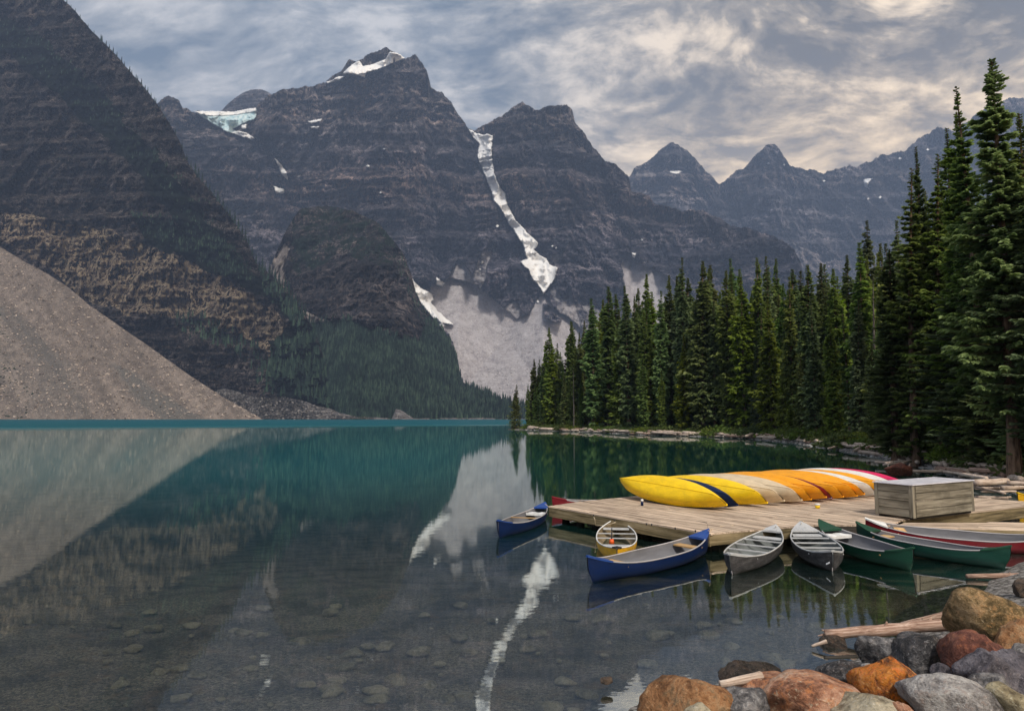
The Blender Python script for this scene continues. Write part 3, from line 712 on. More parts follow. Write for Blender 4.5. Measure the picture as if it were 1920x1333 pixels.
# ---------------------------------------------------------------- lake
def water_material():
    m, t, b, out = material('lake_water'); t.n.remove(b)
    p = pos(t)
    sp = t.new('ShaderNodeSeparateXYZ'); t.link(p, sp.inputs[0]); X, Y = sp.outputs[0], sp.outputs[1]
    # ripples: long crests across the view, calm in the lee, ruffled far out
    r1 = t.noise(t.stretch(p, (0.9, 3.2, 1)), 1.0, 3, 0.55)
    r2 = t.noise(t.stretch(p, (4.0, 13.0, 1)), 1.0, 2, 0.5)
    r3 = t.noise(t.stretch(p, (0.16, 0.8, 1)), 1.0, 3, 0.5)
    h = t.math('ADD', t.math('MULTIPLY', r1, 0.50), t.math('ADD', t.math('MULTIPLY', r2, 0.12), t.math('MULTIPLY', r3, 0.5)))
    edge = t.math('ADD', Y, t.math('ADD', t.math('MULTIPLY', t.noise(t.stretch(p, (0.006, 0.02, 1)), 1.0, 5, 0.65), 90.0), t.math('MULTIPLY', X, -0.70)))
    far = t.math('MULTIPLY', t.mapr(edge, 262.0, 440.0), 1.0)
    bm_ = t.new('ShaderNodeBump'); bm_.inputs['Strength'].default_value = 1.0
    t.link(h, bm_.inputs['Height']); t.link(t.mapr(far, 0, 1, 0.0019, 0.0), bm_.inputs['Distance'])
    deep = t.mapr(t.math('ADD', Y, t.math('MULTIPLY', t.noise(p, 0.08, 3), 8.0)), 11.0, 48.0, 0.04, 0.97)
    dif = t.new('ShaderNodeBsdfDiffuse')
    t.link(t.mix(far, t.mix(t.mapr(X, -9.0, 7.0), t.mix(t.mapr(Y, 12, 60), (0.012, 0.085, 0.088), (0.003, 0.150, 0.168)), (0.010, 0.050, 0.040)), (0.002, 0.080, 0.108)), dif.inputs[0])
    tr = t.new('ShaderNodeBsdfTransparent'); tr.inputs[0].default_value = (0.86, 0.90, 0.86, 1)
    body = t.new('ShaderNodeMixShader'); t.link(deep, body.inputs[0]); t.link(tr.outputs[0], body.inputs[1]); t.link(dif.outputs[0], body.inputs[2])
    gl = t.new('ShaderNodeBsdfGlossy'); gl.distribution = 'GGX'
    t.link(t.mapr(far, 0, 1, 0.0, 0.30), gl.inputs['Roughness']); gl.inputs['Color'].default_value = (0.90, 0.97, 0.97, 1)
    t.link(bm_.outputs[0], gl.inputs['Normal'])
    fr = t.new('ShaderNodeFresnel'); fr.inputs['IOR'].default_value = 1.36
    fac = t.math('MULTIPLY', t.math('ADD', t.math('MULTIPLY', fr.outputs[0], 0.44), 0.44), t.mapr(far, 0, 1, 1.0, 0.12))
    top = t.new('ShaderNodeMixShader'); t.link(fac, top.inputs[0]); t.link(body.outputs[0], top.inputs[1]); t.link(gl.outputs[0], top.inputs[2])
    t.link(top.outputs[0], out.inputs[0])
    return m
M_WATER = water_material()
wv = np.array([(-1600, -60, 0), (2600, -60, 0), (2600, 1500, 0), (-1600, 1500, 0)], float)
water = link('water', mesh_np('water', wv, [(0, 1, 2, 3)], M_WATER)); water['kind'] = 'structure'


def bed_z(x, y):
    return -(0.16 + 0.045 * np.clip(y - 6.5, 0, 30) + 0.09 * np.clip(y - 16, 0, 80))


def gravel_material(name, dark, light, scale=26.0, wet=0.6):
    m, t, b, out = material(name)
    p = pos(t)
    v = t.voronoi(p, scale, out='Color'); vd = t.voronoi(p, scale)
    v2 = t.voronoi(p, scale * 2.9, out='Color')
    g = t.new('ShaderNodeSeparateColor'); t.link(v, g.inputs[0]); g2 = t.new('ShaderNodeSeparateColor'); t.link(v2, g2.inputs[0])
    k = t.math('ADD', t.math('MULTIPLY', g.outputs[0], 0.6), t.math('MULTIPLY', g2.outputs[0], 0.4))
    n = t.noise(p, 0.9, 6, 0.6)
    c = t.ramp(k, [(0.15, dark), (0.62, light), (0.92, tuple(min(1, x * 1.9) for x in light))])
    c = t.mix(t.mapr(n, 0.40, 0.66, 0, 0.75), c, tuple(x * 0.55 for x in dark), 'MIX')
    c = t.mix(t.mapr(t.noise(p, 2.3, 3), 0.55, 0.70, 0, 0.35), c, (light[0] * 1.2, light[1] * 0.85, light[2] * 0.55))
    t.link(c, b.inputs['Base Color']); b.inputs['Roughness'].default_value = wet
    bump(t, b, t.math('SUBTRACT', 1.0, vd), 0.8, 0.03)
    return m
M_BED = gravel_material('lake_bed_gravel', (0.08, 0.068, 0.050), (0.34, 0.285, 0.215), 30.0)
M_GRAVEL = gravel_material('shore_gravel', (0.07, 0.065, 0.06), (0.24, 0.225, 0.21), 34.0, 0.5)
bx_ = np.linspace(-40, 30, 141); by_ = np.concatenate([np.linspace(-4, 24, 113), np.linspace(26, 120, 40)])
BX, BY = np.meshgrid(bx_, by_)
BZ = bed_z(BX, BY) + 0.05 * fbm(BX / 1.6, BY / 1.6, octv=4, seed=3) * (BY < 40)
link('lake_bed', mesh_np('lake_bed', np.stack([BX, BY, BZ], -1).reshape(-1, 3), grid_faces(*BX.shape), M_BED))['kind'] = 'structure'

# ---------------------------------------------------------------- land on the right
SH = [((952, 805.5), (0.6, 0.8)), ((985, 806), (0.5, 0.86)), ((1040, 808), (0.5, 0.86)), ((1100, 810), (0.55, 0.83)), ((1200, 815), (0.6, 0.8)), ((1300, 818), (0.75, 0.65)), ((1400, 822), (0.9, 0.4)), ((1500, 832), (0.96, 0.25)),
      ((1560, 842), (0.9, 0.4)), ((1620, 852), (0.86, 0.5)), ((1680, 864), (0.83, 0.55)), ((1750, 880), (0.83, 0.55)), ((1830, 902), (0.86, 0.5)), ((1900, 925), (0.9, 0.42)), ((1975, 962), (1, 0.2)),
      ((2010, 1005), (1, 0)), ((1935, 1045), (1, -0.05)), ((1862, 1082), (1, -0.1)), ((1835, 1120), (0.95, -0.3)), ((1760, 1165), (0.8, -0.6)), ((1690, 1200), (0.7, -0.7)), ((1600, 1240), (0.62, -0.78)),
      ((1510, 1272), (0.55, -0.84)), ((1400, 1290), (0.5, -0.87)), ((1280, 1300), (0.45, -0.89)), ((1180, 1325), (0.5, -0.87)), ((1120, 1400), (0.6, -0.8)), ((1080, 1600), (0.8, -0.6))]
shp = np.array([list(PZ(*p, 0.0))[:2] for p, n in SH]); shn = np.array([n for p, n in SH], float)
# resample evenly
seg = np.r_[0, np.cumsum(np.linalg.norm(np.diff(shp, axis=0), axis=1))]
SL = seg[-1]
def shore(s):
    s = np.asarray(s, float)
    x = np.interp(s, seg, shp[:, 0]); y = np.interp(s, seg, shp[:, 1])
    nx = np.interp(s, seg, shn[:, 0]); ny = np.interp(s, seg, shn[:, 1]); l = np.hypot(nx, ny)
    return x, y, nx / l, ny / l
def s_at(px):            # arc length of the forest shore under this pixel column
    xs = [p[0] for p, n in SH[:14]]
    return np.interp(px, xs, seg[:14])
ws = np.array([-6, -3, -1.2, -0.4, 0, 0.4, 1.0, 2, 3.5, 6, 10, 18, 32, 60, 110, 200, 330])
hs = np.array([-2.2, -0.9, -0.38, -0.12, 0.0, 0.12, 0.26, 0.45, 0.62, 0.9, 1.25, 1.9, 2.6, 3.6, 5.0, 7.0, 9.0])
ss = np.concatenate([np.linspace(0, seg[12], 240), np.linspace(seg[12], SL, 130)[1:]])
sx, sy, nx_, ny_ = shore(ss)
near = np.clip((ss - seg[15]) / (seg[17] - seg[15]), 0, 1)
LX = sx[None] + nx_[None] * ws[:, None]; LY = sy[None] + ny_[None] * ws[:, None]
wlim = np.where(near > 0.5, 1, 0)
LX = np.where((near[None] > 0.2) & (ws[:, None] > 3.5), sx[None] + nx_[None] * (3.5 + (ws[:, None] - 3.5) * 0.25) + 0.35 * (ws[:, None] - 3.5), LX)
LZ = hs[:, None] * (1 + 0.1 * near[None]) + 0.22 * fbm(LX / 2.5, LY / 2.5, octv=3, seed=9) * (ws[:, None] > 0.5) * (1 - 0.8 * near[None]) + 0.05 * fbm(LX / 0.7, LY / 0.7, octv=3, seed=8)
LZ = np.where(near[None] > 0.2, np.minimum(LZ, 0.5), LZ)


def land_material():
    m, t, b, out = material('forest_floor')
    p = pos(t)
    v = t.voronoi(p, 16, out='Color'); g = t.new('ShaderNodeSeparateColor'); t.link(v, g.inputs[0])
    n = t.noise(p, 1.5, 6, 0.65)
    grav = t.ramp(g.outputs[0], [(0.1, (0.06, 0.055, 0.05)), (0.6, (0.18, 0.165, 0.15)), (0.95, (0.34, 0.32, 0.30))])
    soil = t.ramp(n, [(0.35, (0.018, 0.014, 0.010)), (0.5, (0.05, 0.042, 0.028)), (0.62, (0.035, 0.055, 0.016))])
    sp = t.new('ShaderNodeSeparateXYZ'); t.link(p, sp.inputs[0])
    k = t.math('ADD', sp.outputs[2], t.math('MULTIPLY', t.math('SUBTRACT', n, 0.5), 0.7))
    y_near = t.mapr(sp.outputs[1], 16.0, 24.0)
    c = t.mix(t.math('MULTIPLY', t.mapr(k, 0.15, 0.5), y_near), grav, soil)
    t.link(c, b.inputs['Base Color']); b.inputs['Roughness'].default_value = 0.85
    bump(t, b, t.math('ADD', g.outputs[0], n), 0.7, 0.05)
    return m
M_LAND = land_material()
link('shore_ground', mesh_np('shore_ground', np.stack([LX, LY, LZ], -1).reshape(-1, 3), grid_faces(*LX.shape), M_LAND))['kind'] = 'structure'
def ground_h(w): return float(np.interp(w, ws, hs))
# the valley floor and the ground far beyond everything
gv = np.array([(-7500, 1320, -8), (7500, 1320, -8), (7500, 9600, -8), (-7500, 9600, -8), (-7500, -900, -9), (7500, -900, -9), (7500, 1320, -9), (-7500, 1320, -9)], float)
link('ground', mesh_np('ground', gv, [(0, 1, 2, 3), (4, 5, 6, 7)], M_RUBBLE, False))['kind'] = 'structure'


# ---------------------------------------------------------------- conifers
def bark_material(name, c1, c2):
    m, t, b, out = material(name); p = objc(t)
    n = t.noise(t.stretch(p, (9, 9, 1.6)), 1.0, 5, 0.65)
    t.link(t.ramp(n, [(0.35, c1), (0.65, c2)]), b.inputs['Base Color']); b.inputs['Roughness'].default_value = 0.95
    bump(t, b, n, 0.9, 0.05)
    return m
M_BARK = bark_material('spruce_bark', (0.06, 0.038, 0.026), (0.26, 0.17, 0.115))
M_DEADW = bark_material('dead_twigs', (0.06, 0.052, 0.046), (0.17, 0.15, 0.135))


def needle_material(name, dark, mid, lite, k=1.0):
    m, t, b, out = material(name)
    oi = t.new('ShaderNodeObjectInfo'); p = objc(t)
    n = t.noise(p, 1.1 * k, 4, 0.6); n2 = t.noise(p, 6.0 * k, 2, 0.6)
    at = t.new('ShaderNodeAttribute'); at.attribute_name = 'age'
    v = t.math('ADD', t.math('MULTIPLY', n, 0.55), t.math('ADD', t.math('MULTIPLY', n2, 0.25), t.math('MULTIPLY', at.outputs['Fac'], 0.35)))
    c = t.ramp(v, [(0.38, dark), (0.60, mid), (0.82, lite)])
    hs_ = t.new('ShaderNodeHueSaturation'); t.link(c, hs_.inputs['Color'])
    t.link(t.mapr(oi.outputs['Random'], 0, 1, 0.475, 0.525, False), hs_.inputs['Hue'])
    rv = t.math('FRACT', t.math('MULTIPLY', oi.outputs['Random'], 7.31))
    t.link(t.mapr(rv, 0, 1, 0.92, 1.60, False), hs_.inputs['Value'])
    t.link(t.mapr(rv, 0, 1, 0.85, 1.15, False), hs_.inputs['Saturation'])
    t.link(hs_.outputs[0], b.inputs['Base Color'])
    b.inputs['Roughness'].default_value = 0.65
    trn = t.new('ShaderNodeBsdfTranslucent'); t.link(hs_.outputs[0], trn.inputs[0])
    mx = t.new('ShaderNodeMixShader'); mx.inputs[0].default_value = 0.52
    t.link(b.outputs[0], mx.inputs[1]); t.link(trn.outputs[0], mx.inputs[2]); t.link(mx.outputs[0], out.inputs[0])
    return m
M_NEEDLE = needle_material('spruce_needles', (0.045, 0.070, 0.024), (0.120, 0.165, 0.048), (0.26, 0.31, 0.095))
M_NEEDLE_B = needle_material('blue_green_needles', (0.045, 0.075, 0.034), (0.120, 0.175, 0.075), (0.26, 0.33, 0.150))
M_NEEDLE_Y = needle_material('yellow_green_needles', (0.040, 0.062, 0.010), (0.135, 0.175, 0.028), (0.26, 0.30, 0.062))
M_FARTREE = needle_material('distant_needles', (0.009, 0.020, 0.015), (0.030, 0.058, 0.042), (0.095, 0.150, 0.095), 0.012)


def set_age(me, vals):
    a = me.attributes.new('age', 'FLOAT', 'POINT'); a.data.foreach_set('value', np.asarray(vals, np.float32))


def spruce_parts(seed, H, R, nb, ns, spray, z0=0.04, dead=0.0, droop=0.30, clump=1.0):
    """trunk mesh and crown mesh of a narrow spruce. R crown radius, nb branches, ns sprays per branch, spray length (m)"""
    g = np.random.default_rng(seed)
    # trunk
    mb = MB()
    bend = g.normal(0, 0.010, 2) * H
    pts = [(bend[0] * (k / 9) ** 2, bend[1] * (k / 9) ** 2, H * k / 9 * 0.995) for k in range(10)]
    r0 = 0.0105 * H
    rad = [r0 * (1.35 if k == 0 else 1) * (1 - k / 9) ** 0.8 + 0.012 for k in range(10)]
    mb.tube(pts, rad, 9)
    # branches
    f = g.random(nb) ** 0.80; f[-8:] = np.linspace(0.96, 0.995, 8)
    z = H * (z0 + (1 - z0) * f); order = np.argsort(z); z = z[order]; f = f[order]
    az = (np.arange(nb) * 2.39996 + g.normal(0, 0.45, nb)) % (2 * math.pi)
    whorl = np.round(z / (H * 0.018)) * (H * 0.018); z = np.where(z > 0.86 * H, z, z * 0.55 + whorl * 0.45)
    tt = np.clip((z - H * z0) / (H * (1 - z0)), 0, 1)
    prof = (1 - tt) ** 0.88 * (0.62 + 0.38 * np.clip(tt * 6, 0, 1)) + 0.012
    lob = 1 + 0.28 * np.sin(az * 2 + tt * 9 + seed) + 0.20 * np.sin(az * 3 - tt * 23 + seed * 2)
    gap = np.clip(1 + 0.45 * vnoise(tt * 16, az * 0.8, seed=seed) * clump, 0.35, 1.5)
    L = R * prof * g.uniform(0.62, 1.18, nb) * lob * gap
    L = np.maximum(L, 0.006 * H)
    cx = bend[0] * (z / H) ** 2; cy_ = bend[1] * (z / H) ** 2
    dr = droop * (1.15 - 0.9 * tt) ; upt = 0.22
    # sprays
    live = g.random(nb) > dead
    bi = np.repeat(np.arange(nb)[live], ns); n = len(bi)
    s = g.random(n) ** 0.75 * 0.88 + 0.12
    s[::ns] = 0.97
    Lb = L[bi]; a = az[bi]
    hx = np.cos(a); hy = np.sin(a)
    px_ = cx[bi] + hx * Lb * s; py_ = cy_[bi] + hy * Lb * s
    pz_ = z[bi] - dr[bi] * Lb * s + upt * Lb * s ** 2.5 + (0.15 * tt[bi]) * Lb * s
    side = g.choice([-1.0, 1.0], n) * g.uniform(0.25, 1.15, n)
    side[::ns] = 0
    a2 = a + side
    ln = spray * g.uniform(0.6, 1.25, n) * (1.15 - 0.5 * s) * np.clip(Lb / (0.35 * R), 0.20, 1.1)
    pitch = -g.uniform(0.05, 0.75, n) + 0.7 * tt[bi] ** 2
    dxs = np.cos(a2) * np.cos(pitch); dys = np.sin(a2) * np.cos(pitch); dzs = np.sin(pitch)
    wx_ = -np.sin(a2); wy_ = np.cos(a2)
    wd = ln * g.uniform(0.20, 0.36, n)
    roll = g.normal(0, 0.55, n)
    P0 = np.stack([px_, py_, pz_], -1)
    dv = np.stack([dxs, dys, dzs], -1)
    sv = np.stack([wx_ * np.cos(roll), wy_ * np.cos(roll), np.sin(roll)], -1)
    A = P0 - dv * ln[:, None] * 0.1
    B = P0 + dv * (ln * 0.5)[:, None] + sv * wd[:, None] - np.array([0, 0, 1]) * (ln * 0.07)[:, None]
    C = P0 + dv * ln[:, None] - np.array([0, 0, 1]) * (ln * 0.20)[:, None]
    Dd = P0 + dv * (ln * 0.5)[:, None] - sv * wd[:, None] - np.array([0, 0, 1]) * (ln * 0.07)[:, None]
    V = np.stack([A, B, C, Dd], 1).reshape(-1, 3)
    Fq = np.arange(n * 4).reshape(-1, 4)
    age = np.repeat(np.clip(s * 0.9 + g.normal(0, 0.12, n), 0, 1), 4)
    # branch wood (thin blades), doubles as bare twigs on dead limbs
    k = nb; w_ = 0.010 * H * 0.16 + 0.012
    p0 = np.stack([cx, cy_, z], -1)
    e = np.stack([cx + np.cos(az) * L * 0.9, cy_ + np.sin(az) * L * 0.9, z - dr * L * 0.9 + upt * L * 0.75 + 0.15 * tt * L * 0.9], -1)
    o_ = np.stack([-np.sin(az) * w_, np.cos(az) * w_, 0 * az], -1); oz = np.stack([0 * az, 0 * az, 0 * az + w_], -1)
    VB = np.stack([p0 + o_, p0 - oz, p0 - o_, e], 1).reshape(-1, 3)
    i4 = np.arange(k)[:, None] * 4
    FB = np.concatenate([i4 + np.array([[0, 1, 3]]), i4 + np.array([[1, 2, 3]]), i4 + np.array([[2, 0, 3]])], 0)
    return mb, V, Fq, age, VB, FB


TREE_LIB = {}
def make_spruce(key, seed, H, R, nb, ns, spray, mat, **kw):
    mb, V, Fq, age, VB, FB = spruce_parts(seed, H, R, nb, ns, spray, **kw)
    # trunk together with its limbs
    base = len(mb.v); mb.v += [tuple(q) for q in VB.tolist()]; mb.f += [tuple(int(i) + base for i in q) for q in FB.tolist()]
    me_t = bpy.data.meshes.new('trunk'); me_t.from_pydata(mb.v, [], mb.f); me_t.materials.append(M_BARK if kw.get('dead', 0) < 0.6 else M_DEADW)
    me_t.update()
    me_c = mesh_np('crown', V, Fq, mat, False); set_age(me_c, age)
    TREE_LIB[key] = (me_t, me_c, H, R)

make_spruce('near_a', 1, 20, 1.8, 600, 72, 0.31, M_NEEDLE_B, clump=1.25, z0=0.10)
make_spruce('near_t', 12, 20, 1.8, 600, 72, 0.31, M_NEEDLE_B, clump=1.25, z0=0.165)
make_spruce('near_b', 2, 20, 1.65, 560, 64, 0.31, M_NEEDLE, clump=1.3)
make_spruce('near_c', 3, 20, 1.40, 460, 52, 0.31, M_NEEDLE, clump=1.5, dead=0.15)
make_spruce('mid_a', 4, 22, 2.0, 420, 22, 0.72, M_NEEDLE, clump=1.2)
make_spruce('mid_b', 5, 22, 1.6, 400, 20, 0.70, M_NEEDLE, clump=1.4)
make_spruce('mid_c', 6, 22, 1.75, 380, 20, 0.72, M_NEEDLE_B, clump=1.3)
make_spruce('mid_y', 7, 18, 1.9, 360, 20, 0.62, M_NEEDLE_Y, clump=1.0)
make_spruce('mid_thin', 8, 22, 1.25, 300, 15, 0.62, M_NEEDLE, clump=1.6, dead=0.2)
make_spruce('young', 9, 9, 1.35, 220, 18, 0.50, M_NEEDLE_Y, clump=0.7, z0=0.01)
make_spruce('lone', 13, 14, 2.3, 420, 24, 0.5, M_NEEDLE, clump=0.8, z0=0.0)
make_spruce('snag', 10, 20, 1.3, 240, 12, 0.42, M_NEEDLE, dead=0.93, clump=1.4)


def place_tree(key, x, y, zb, H, wid=1.0, label='', group=None, rot=None, name='spruce_tree', lean=0.0):
    me_t, me_c, H0, R0 = TREE_LIB[key]
    e = bpy.data.objects.new(name, None); COL.objects.link(e); e.empty_display_size = 0.5
    s = H / H0
    e.location = (x, y, zb); e.scale = (s * wid, s * wid, s)
    e.rotation_euler = (random.gauss(0, 0.008), lean + random.gauss(0, 0.008), random.uniform(0, 6.28) if rot is None else rot)
    tag(e, label, 'tree', group)
    a = link('trunk', me_t, e); c = link('crown', me_c, e)
    return e


random.seed(7)
# spires along the skyline of the wood: (x, top row) read from the photograph
SKY_T = [(990, 719), (1000, 673), (1010, 674), (1021, 664), (1031, 614), (1041, 643), (1052, 660), (1067, 602), (1076, 603), (1085, 624), (1093, 600), (1112, 559), (1139, 538), (1154, 552), (1175, 536), (1198, 540), (1216, 514),
         (1236, 546), (1253, 517), (1264, 521), (1276, 483), (1286, 522), (1310, 489), (1323, 505), (1334, 495), (1361, 508), (1371, 484), (1388, 505), (1418, 483), (1438, 481), (1454, 484), (1481, 505), (1494, 507), (1512, 497),
         (1540, 494), (1550, 496), (1562, 504), (1585, 478), (1621, 413), (1658, 455)]
BIG_T = [(1688, 319, 48, 'near_c', 1.05), (1719, 275, 52, 'near_b', .85), (1737, 289, 47, 'near_c', 1.15), (1767, 244, 50, 'near_b', .9), (1783, 217, 42, 'near_b', 1.1), (1811, 151, 39, 'near_c', 1.1), (1851, 111, 33, 'near_t', 1.15), (1911, 214, 36, 'near_b', 1.1),
         (1952, 250, 31, 'near_a', 1.1), (1990, 160, 36, 'near_b', 1.1), (1660, 470, 50, 'near_b', 1.1), (1745, 430, 48, 'near_b', 1.2), (1705, 520, 54, 'near_a', 1.2), (1790, 470, 42.5, 'near_a', 1.2), (1668, 600, 60, 'near_b', 1.2), (1835, 590, 38.5, 'near_b', 1.2), (1915, 500, 33, 'near_a', 1.1), (1932, 270, 40, 'near_a', 1.2), (1893, 380, 38, 'near_b', 1.3), (1715, 400, 52, 'near_a', 1.3)]


def base_h(x, y):
    d = (sx - x) * (-nx_) + (sy - y) * (-ny_)
    # distance inland from the nearest shore point
    k = np.argmin((sx - x) ** 2 + (sy - y) ** 2)
    wd = math.hypot(sx[k] - x, sy[k] - y)
    return ground_h(min(wd, 300)) - 0.1, wd


def tree_at_top(key, px, top, inland, wid, label, group, name='spruce_tree'):
    """stand a tree inland of the shore so that its tip reaches the row read from the photograph"""
    d = ray(px, 700)
    # march along the column until `inland` metres behind the shore
    best = None
    s0 = float(s_at(px)); x0, y0, a, b = shore(s0)
    Y = float(y0)
    while Y < 420:
        x = d.x / d.y * Y
        z, wd = base_h(x, Y)
        if Y > float(y0) and wd >= inland: break
        Y += 0.5
    # vertical lines converge a little: find the ground point whose tip lands on (px, top)
    tip = PD(px, top, Y)
    z, wd = base_h(tip.x, Y)
    H = tip.z - z
    return place_tree(key, tip.x, Y, z, H, wid, label, group, name=name)


ORD = ['first', 'second', 'third', 'fourth', 'fifth', 'sixth', 'seventh', 'eighth', 'ninth', 'tenth', 'eleventh', 'twelfth', 'thirteenth', 'fourteenth', 'fifteenth', 'sixteenth', 'seventeenth', 'eighteenth', 'nineteenth', 'twentieth']
ORD += ['twenty-' + o for o in ORD[:9]] + ['thirtieth'] + ['thirty-' + o for o in ORD[:9]] + ['fortieth'] + ['forty-' + o for o in ORD[:9]]
keys = ['mid_a', 'mid_b', 'mid_c', 'mid_thin', 'mid_b', 'mid_a', 'mid_thin', 'mid_c']
for i, (px, top) in enumerate(SKY_T):
    key = keys[(i * 5 + i // 3) % len(keys)]
    Hpx = 812 - top
    tree_at_top(key, px, top, 3.0 + (i * 37 % 11) * 1.6 if px > 1100 else 3.0 + (i * 37 % 7), 0.82 + (i * 29 % 10) * 0.045, ORD[i] + ' dark spruce spire on the wood skyline counted from the small tree on the point',
                'spruces along the skyline of the wood')
lone = tree_at_top('lone', 966, 721, 1.2, 1.0, 'small lone spruce at the tip of the wooded point', None)
for i, (px, top, Y, key, wd_) in enumerate(BIG_T):
    tip = PD(px, top, Y); z, _w = base_h(tip.x, Y)
    H = tip.z - z
    names = ['tall thin spruce at the left end of the big near spruces', 'second big near spruce from the left of the near group', 'slim sparse spruce just right of the second big near spruce', 'big near spruce left of the twin spires',
             'left hand lower spire beside the two tallest spruces', 'second tallest spruce with a bare tapering tip', 'tallest spruce with ragged open top above the bare trunk', 'dense spruce right of the tallest one at the picture edge',
             'grey green spruce cut by the right picture edge', 'spruce beyond the right picture edge behind the grey green one', 'bushy spruce behind the driftwood bend of the shore', 'shorter bushy spruce in front of the tall near group', 'grey green bushy spruce at the shore left of the shorter bushy one', 'grey green spruce in front of the two lower spires', 'low bushy spruce at the bend where the shore turns', 'low dark spruce left of the bare near trunk', 'half height grey green spruce at the right edge behind the bare trunk', 'tall grey green spruce at the right picture edge behind the densest one', 'dark spruce behind the tallest spruce on its right side', 'broad grey green spruce behind the slim sparse ones']
    place_tree(key, tip.x, Y, z, H, wd_ * 20.0 / max(H, 14) * 1.15, names[i], 'tall near spruces')
# shorter trees in front of and between the spires
FRONT = [(1118, 703, 'mid_y'), (1281, 629, 'mid_y'), (1205, 669, 'mid_a'), (1335, 565, 'mid_c'), (1388, 520, 'mid_y'), (1466, 693, 'mid_y'), (1160, 600, 'mid_y'), (1480, 740, 'young'), (1058, 700, 'mid_a'), (1085, 745, 'mid_c'),
         (1440, 560, 'mid_y'), (1521, 560, 'mid_c'), (1600, 560, 'mid_c'), (1500, 660, 'mid_a'), (1555, 600, 'mid_a'), (1240, 700, 'mid_a'), (1420, 640, 'mid_c'), (1360, 690, 'mid_a'), (1630, 640, 'mid_a'), (1650, 600, 'mid_c')]
fl = ['yellowish young spruce at the water edge near the point', 'light green spruce standing out in front of the middle of the wood', 'dark shorter spruce at the shore right of the young yellowish one', 'broad blue green spruce in the middle of the wood',
      'tall yellow green spruce with a rounded top in the middle of the wood', 'yellow green spruce above the pale shore logs', 'tall yellow green spruce near the left end of the wood', 'young spruce at the shore before the yellow green spruce', 'full dark spruce behind the grey snag',
      'short blue green spruce beside the grey snag', 'round topped yellow green spruce under the three dark spires', 'blue green spruce behind the shore logs right of centre', 'blue green spruce left of the tall near group', 'dark spruce low in the wood right of the yellow green one',
      'mid height dark spruce before the right half of the wood', 'low dark spruce at the shore left of the light green one', 'blue green spruce at half height behind the shore logs', 'low dark spruce at the shore right of the light green one',
      'dark bushy spruce at the shore bend before the tall group', 'blue green bushy spruce beside the shore bend']
for (px, top, key), lb in zip(FRONT, fl):
    tree_at_top(key, px, top, 1.6 + random.random() * 2.5, 1.05, lb, 'shorter spruces in front of the wood')
tree_at_top('snag', 1075, 690, 1.5, 1.2, 'grey dead spruce snag with bare curling twigs near the point', None, 'dead_tree')
tree_at_top('snag', 1630, 520, 3.0, 1.3, 'brown half dead spruce left of the tall near group', None, 'dead_tree')
skx = [p[0] for p in SKY_T] + [1688, 1719, 1767, 1811, 1851, 1911, 2000]; sky_ = [p[1] for p in SKY_T] + [319, 275, 244, 151, 111, 214, 160]
for i in range(130):
    px = 1000 + (1690 - 1000) * ((i * 0.61803) % 1.0)
    lim = float(np.interp(px, skx, sky_))
    top = lim + 18 + random.random() ** 1.5 * (790 - lim) * 0.55
    deep_ = 4 + 22 * random.random() if px > 1090 else 3 + 6 * random.random()
    tree_at_top(random.choice(['mid_a', 'mid_b', 'mid_c', 'mid_a', 'mid_thin', 'mid_b', 'mid_c', 'mid_y']), px, top, deep_, random.uniform(0.85, 1.15), 'dark spruce in the crowd between shore and skyline of the wood', 'spruces crowded inside the wood')
for i in range(90):
    px = 1640 + 340 * ((i * 0.61803) % 1.0)
    Y = random.uniform(38, 62) if px < 1860 else random.uniform(36, 55)
    lim = float(np.interp(px, skx, sky_))
    top = max(lim + 60, 330) + random.random() * 330
    tip = PD(px, top, Y); z, wd_ = base_h(tip.x, Y)
    s0 = float(s_at(min(px, 1975))); 
    if wd_ < 1.5 or Y < float(shore(s0)[1]) + 2.5: continue
    place_tree(random.choice(['near_b', 'near_a', 'near_b', 'near_c']), tip.x, Y, z, tip.z - z, 1.5 * 16 / max(10, tip.z - z), 'dark green spruce filling in between the tall near spruces', 'spruces between the tall near ones')

# low shrubs and seedlings on the bank
def shrub_mesh(seed, n=420, leaf=0.13):
    g = np.random.default_rng(seed)
    c = g.normal(0, 1, (n, 3)); c /= np.linalg.norm(c, axis=1)[:, None]
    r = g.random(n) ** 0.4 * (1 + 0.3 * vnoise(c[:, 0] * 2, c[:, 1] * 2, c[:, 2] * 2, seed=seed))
    p = c * r[:, None] * np.array([1, 1, 0.65]); p[:, 2] = np.abs(p[:, 2]) 
    d = g.normal(0, 1, (n, 3)) + c * 1.2; d /= np.linalg.norm(d, axis=1)[:, None]
    u = np.cross(d, g.normal(0, 1, (n, 3))); u /= np.linalg.norm(u, axis=1)[:, None]
    ln = leaf * g.uniform(0.7, 1.5, n)[:, None]
    V = np.stack([p, p + d * ln * .5 + u * ln * .3, p + d * ln, p + d * ln * .5 - u * ln * .3], 1).reshape(-1, 3)
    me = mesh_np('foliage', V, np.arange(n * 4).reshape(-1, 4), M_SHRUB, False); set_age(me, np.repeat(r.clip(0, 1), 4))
    return me
M_SHRUB = needle_material('shrub_leaves', (0.022, 0.042, 0.012), (0.070, 0.105, 0.026), (0.13, 0.17, 0.045), 1.5)
SHR = [shrub_mesh(k, 900, 0.16) for k in (1, 2, 3)]
M_STEM = M_BARK
def stem_mesh(seed):
    g = random.Random(seed); mb = MB()
    for k in range(7):
        a = g.uniform(0, 6.28); r = g.uniform(0.4, 0.8); mb.tube([(0, 0, -0.1), (math.cos(a) * r * .5, math.sin(a) * r * .5, 0.28), (math.cos(a) * r, math.sin(a) * r, 0.5)], [0.03, 0.02, 0.01], 4)
    return mb.mesh('stems', M_STEM)
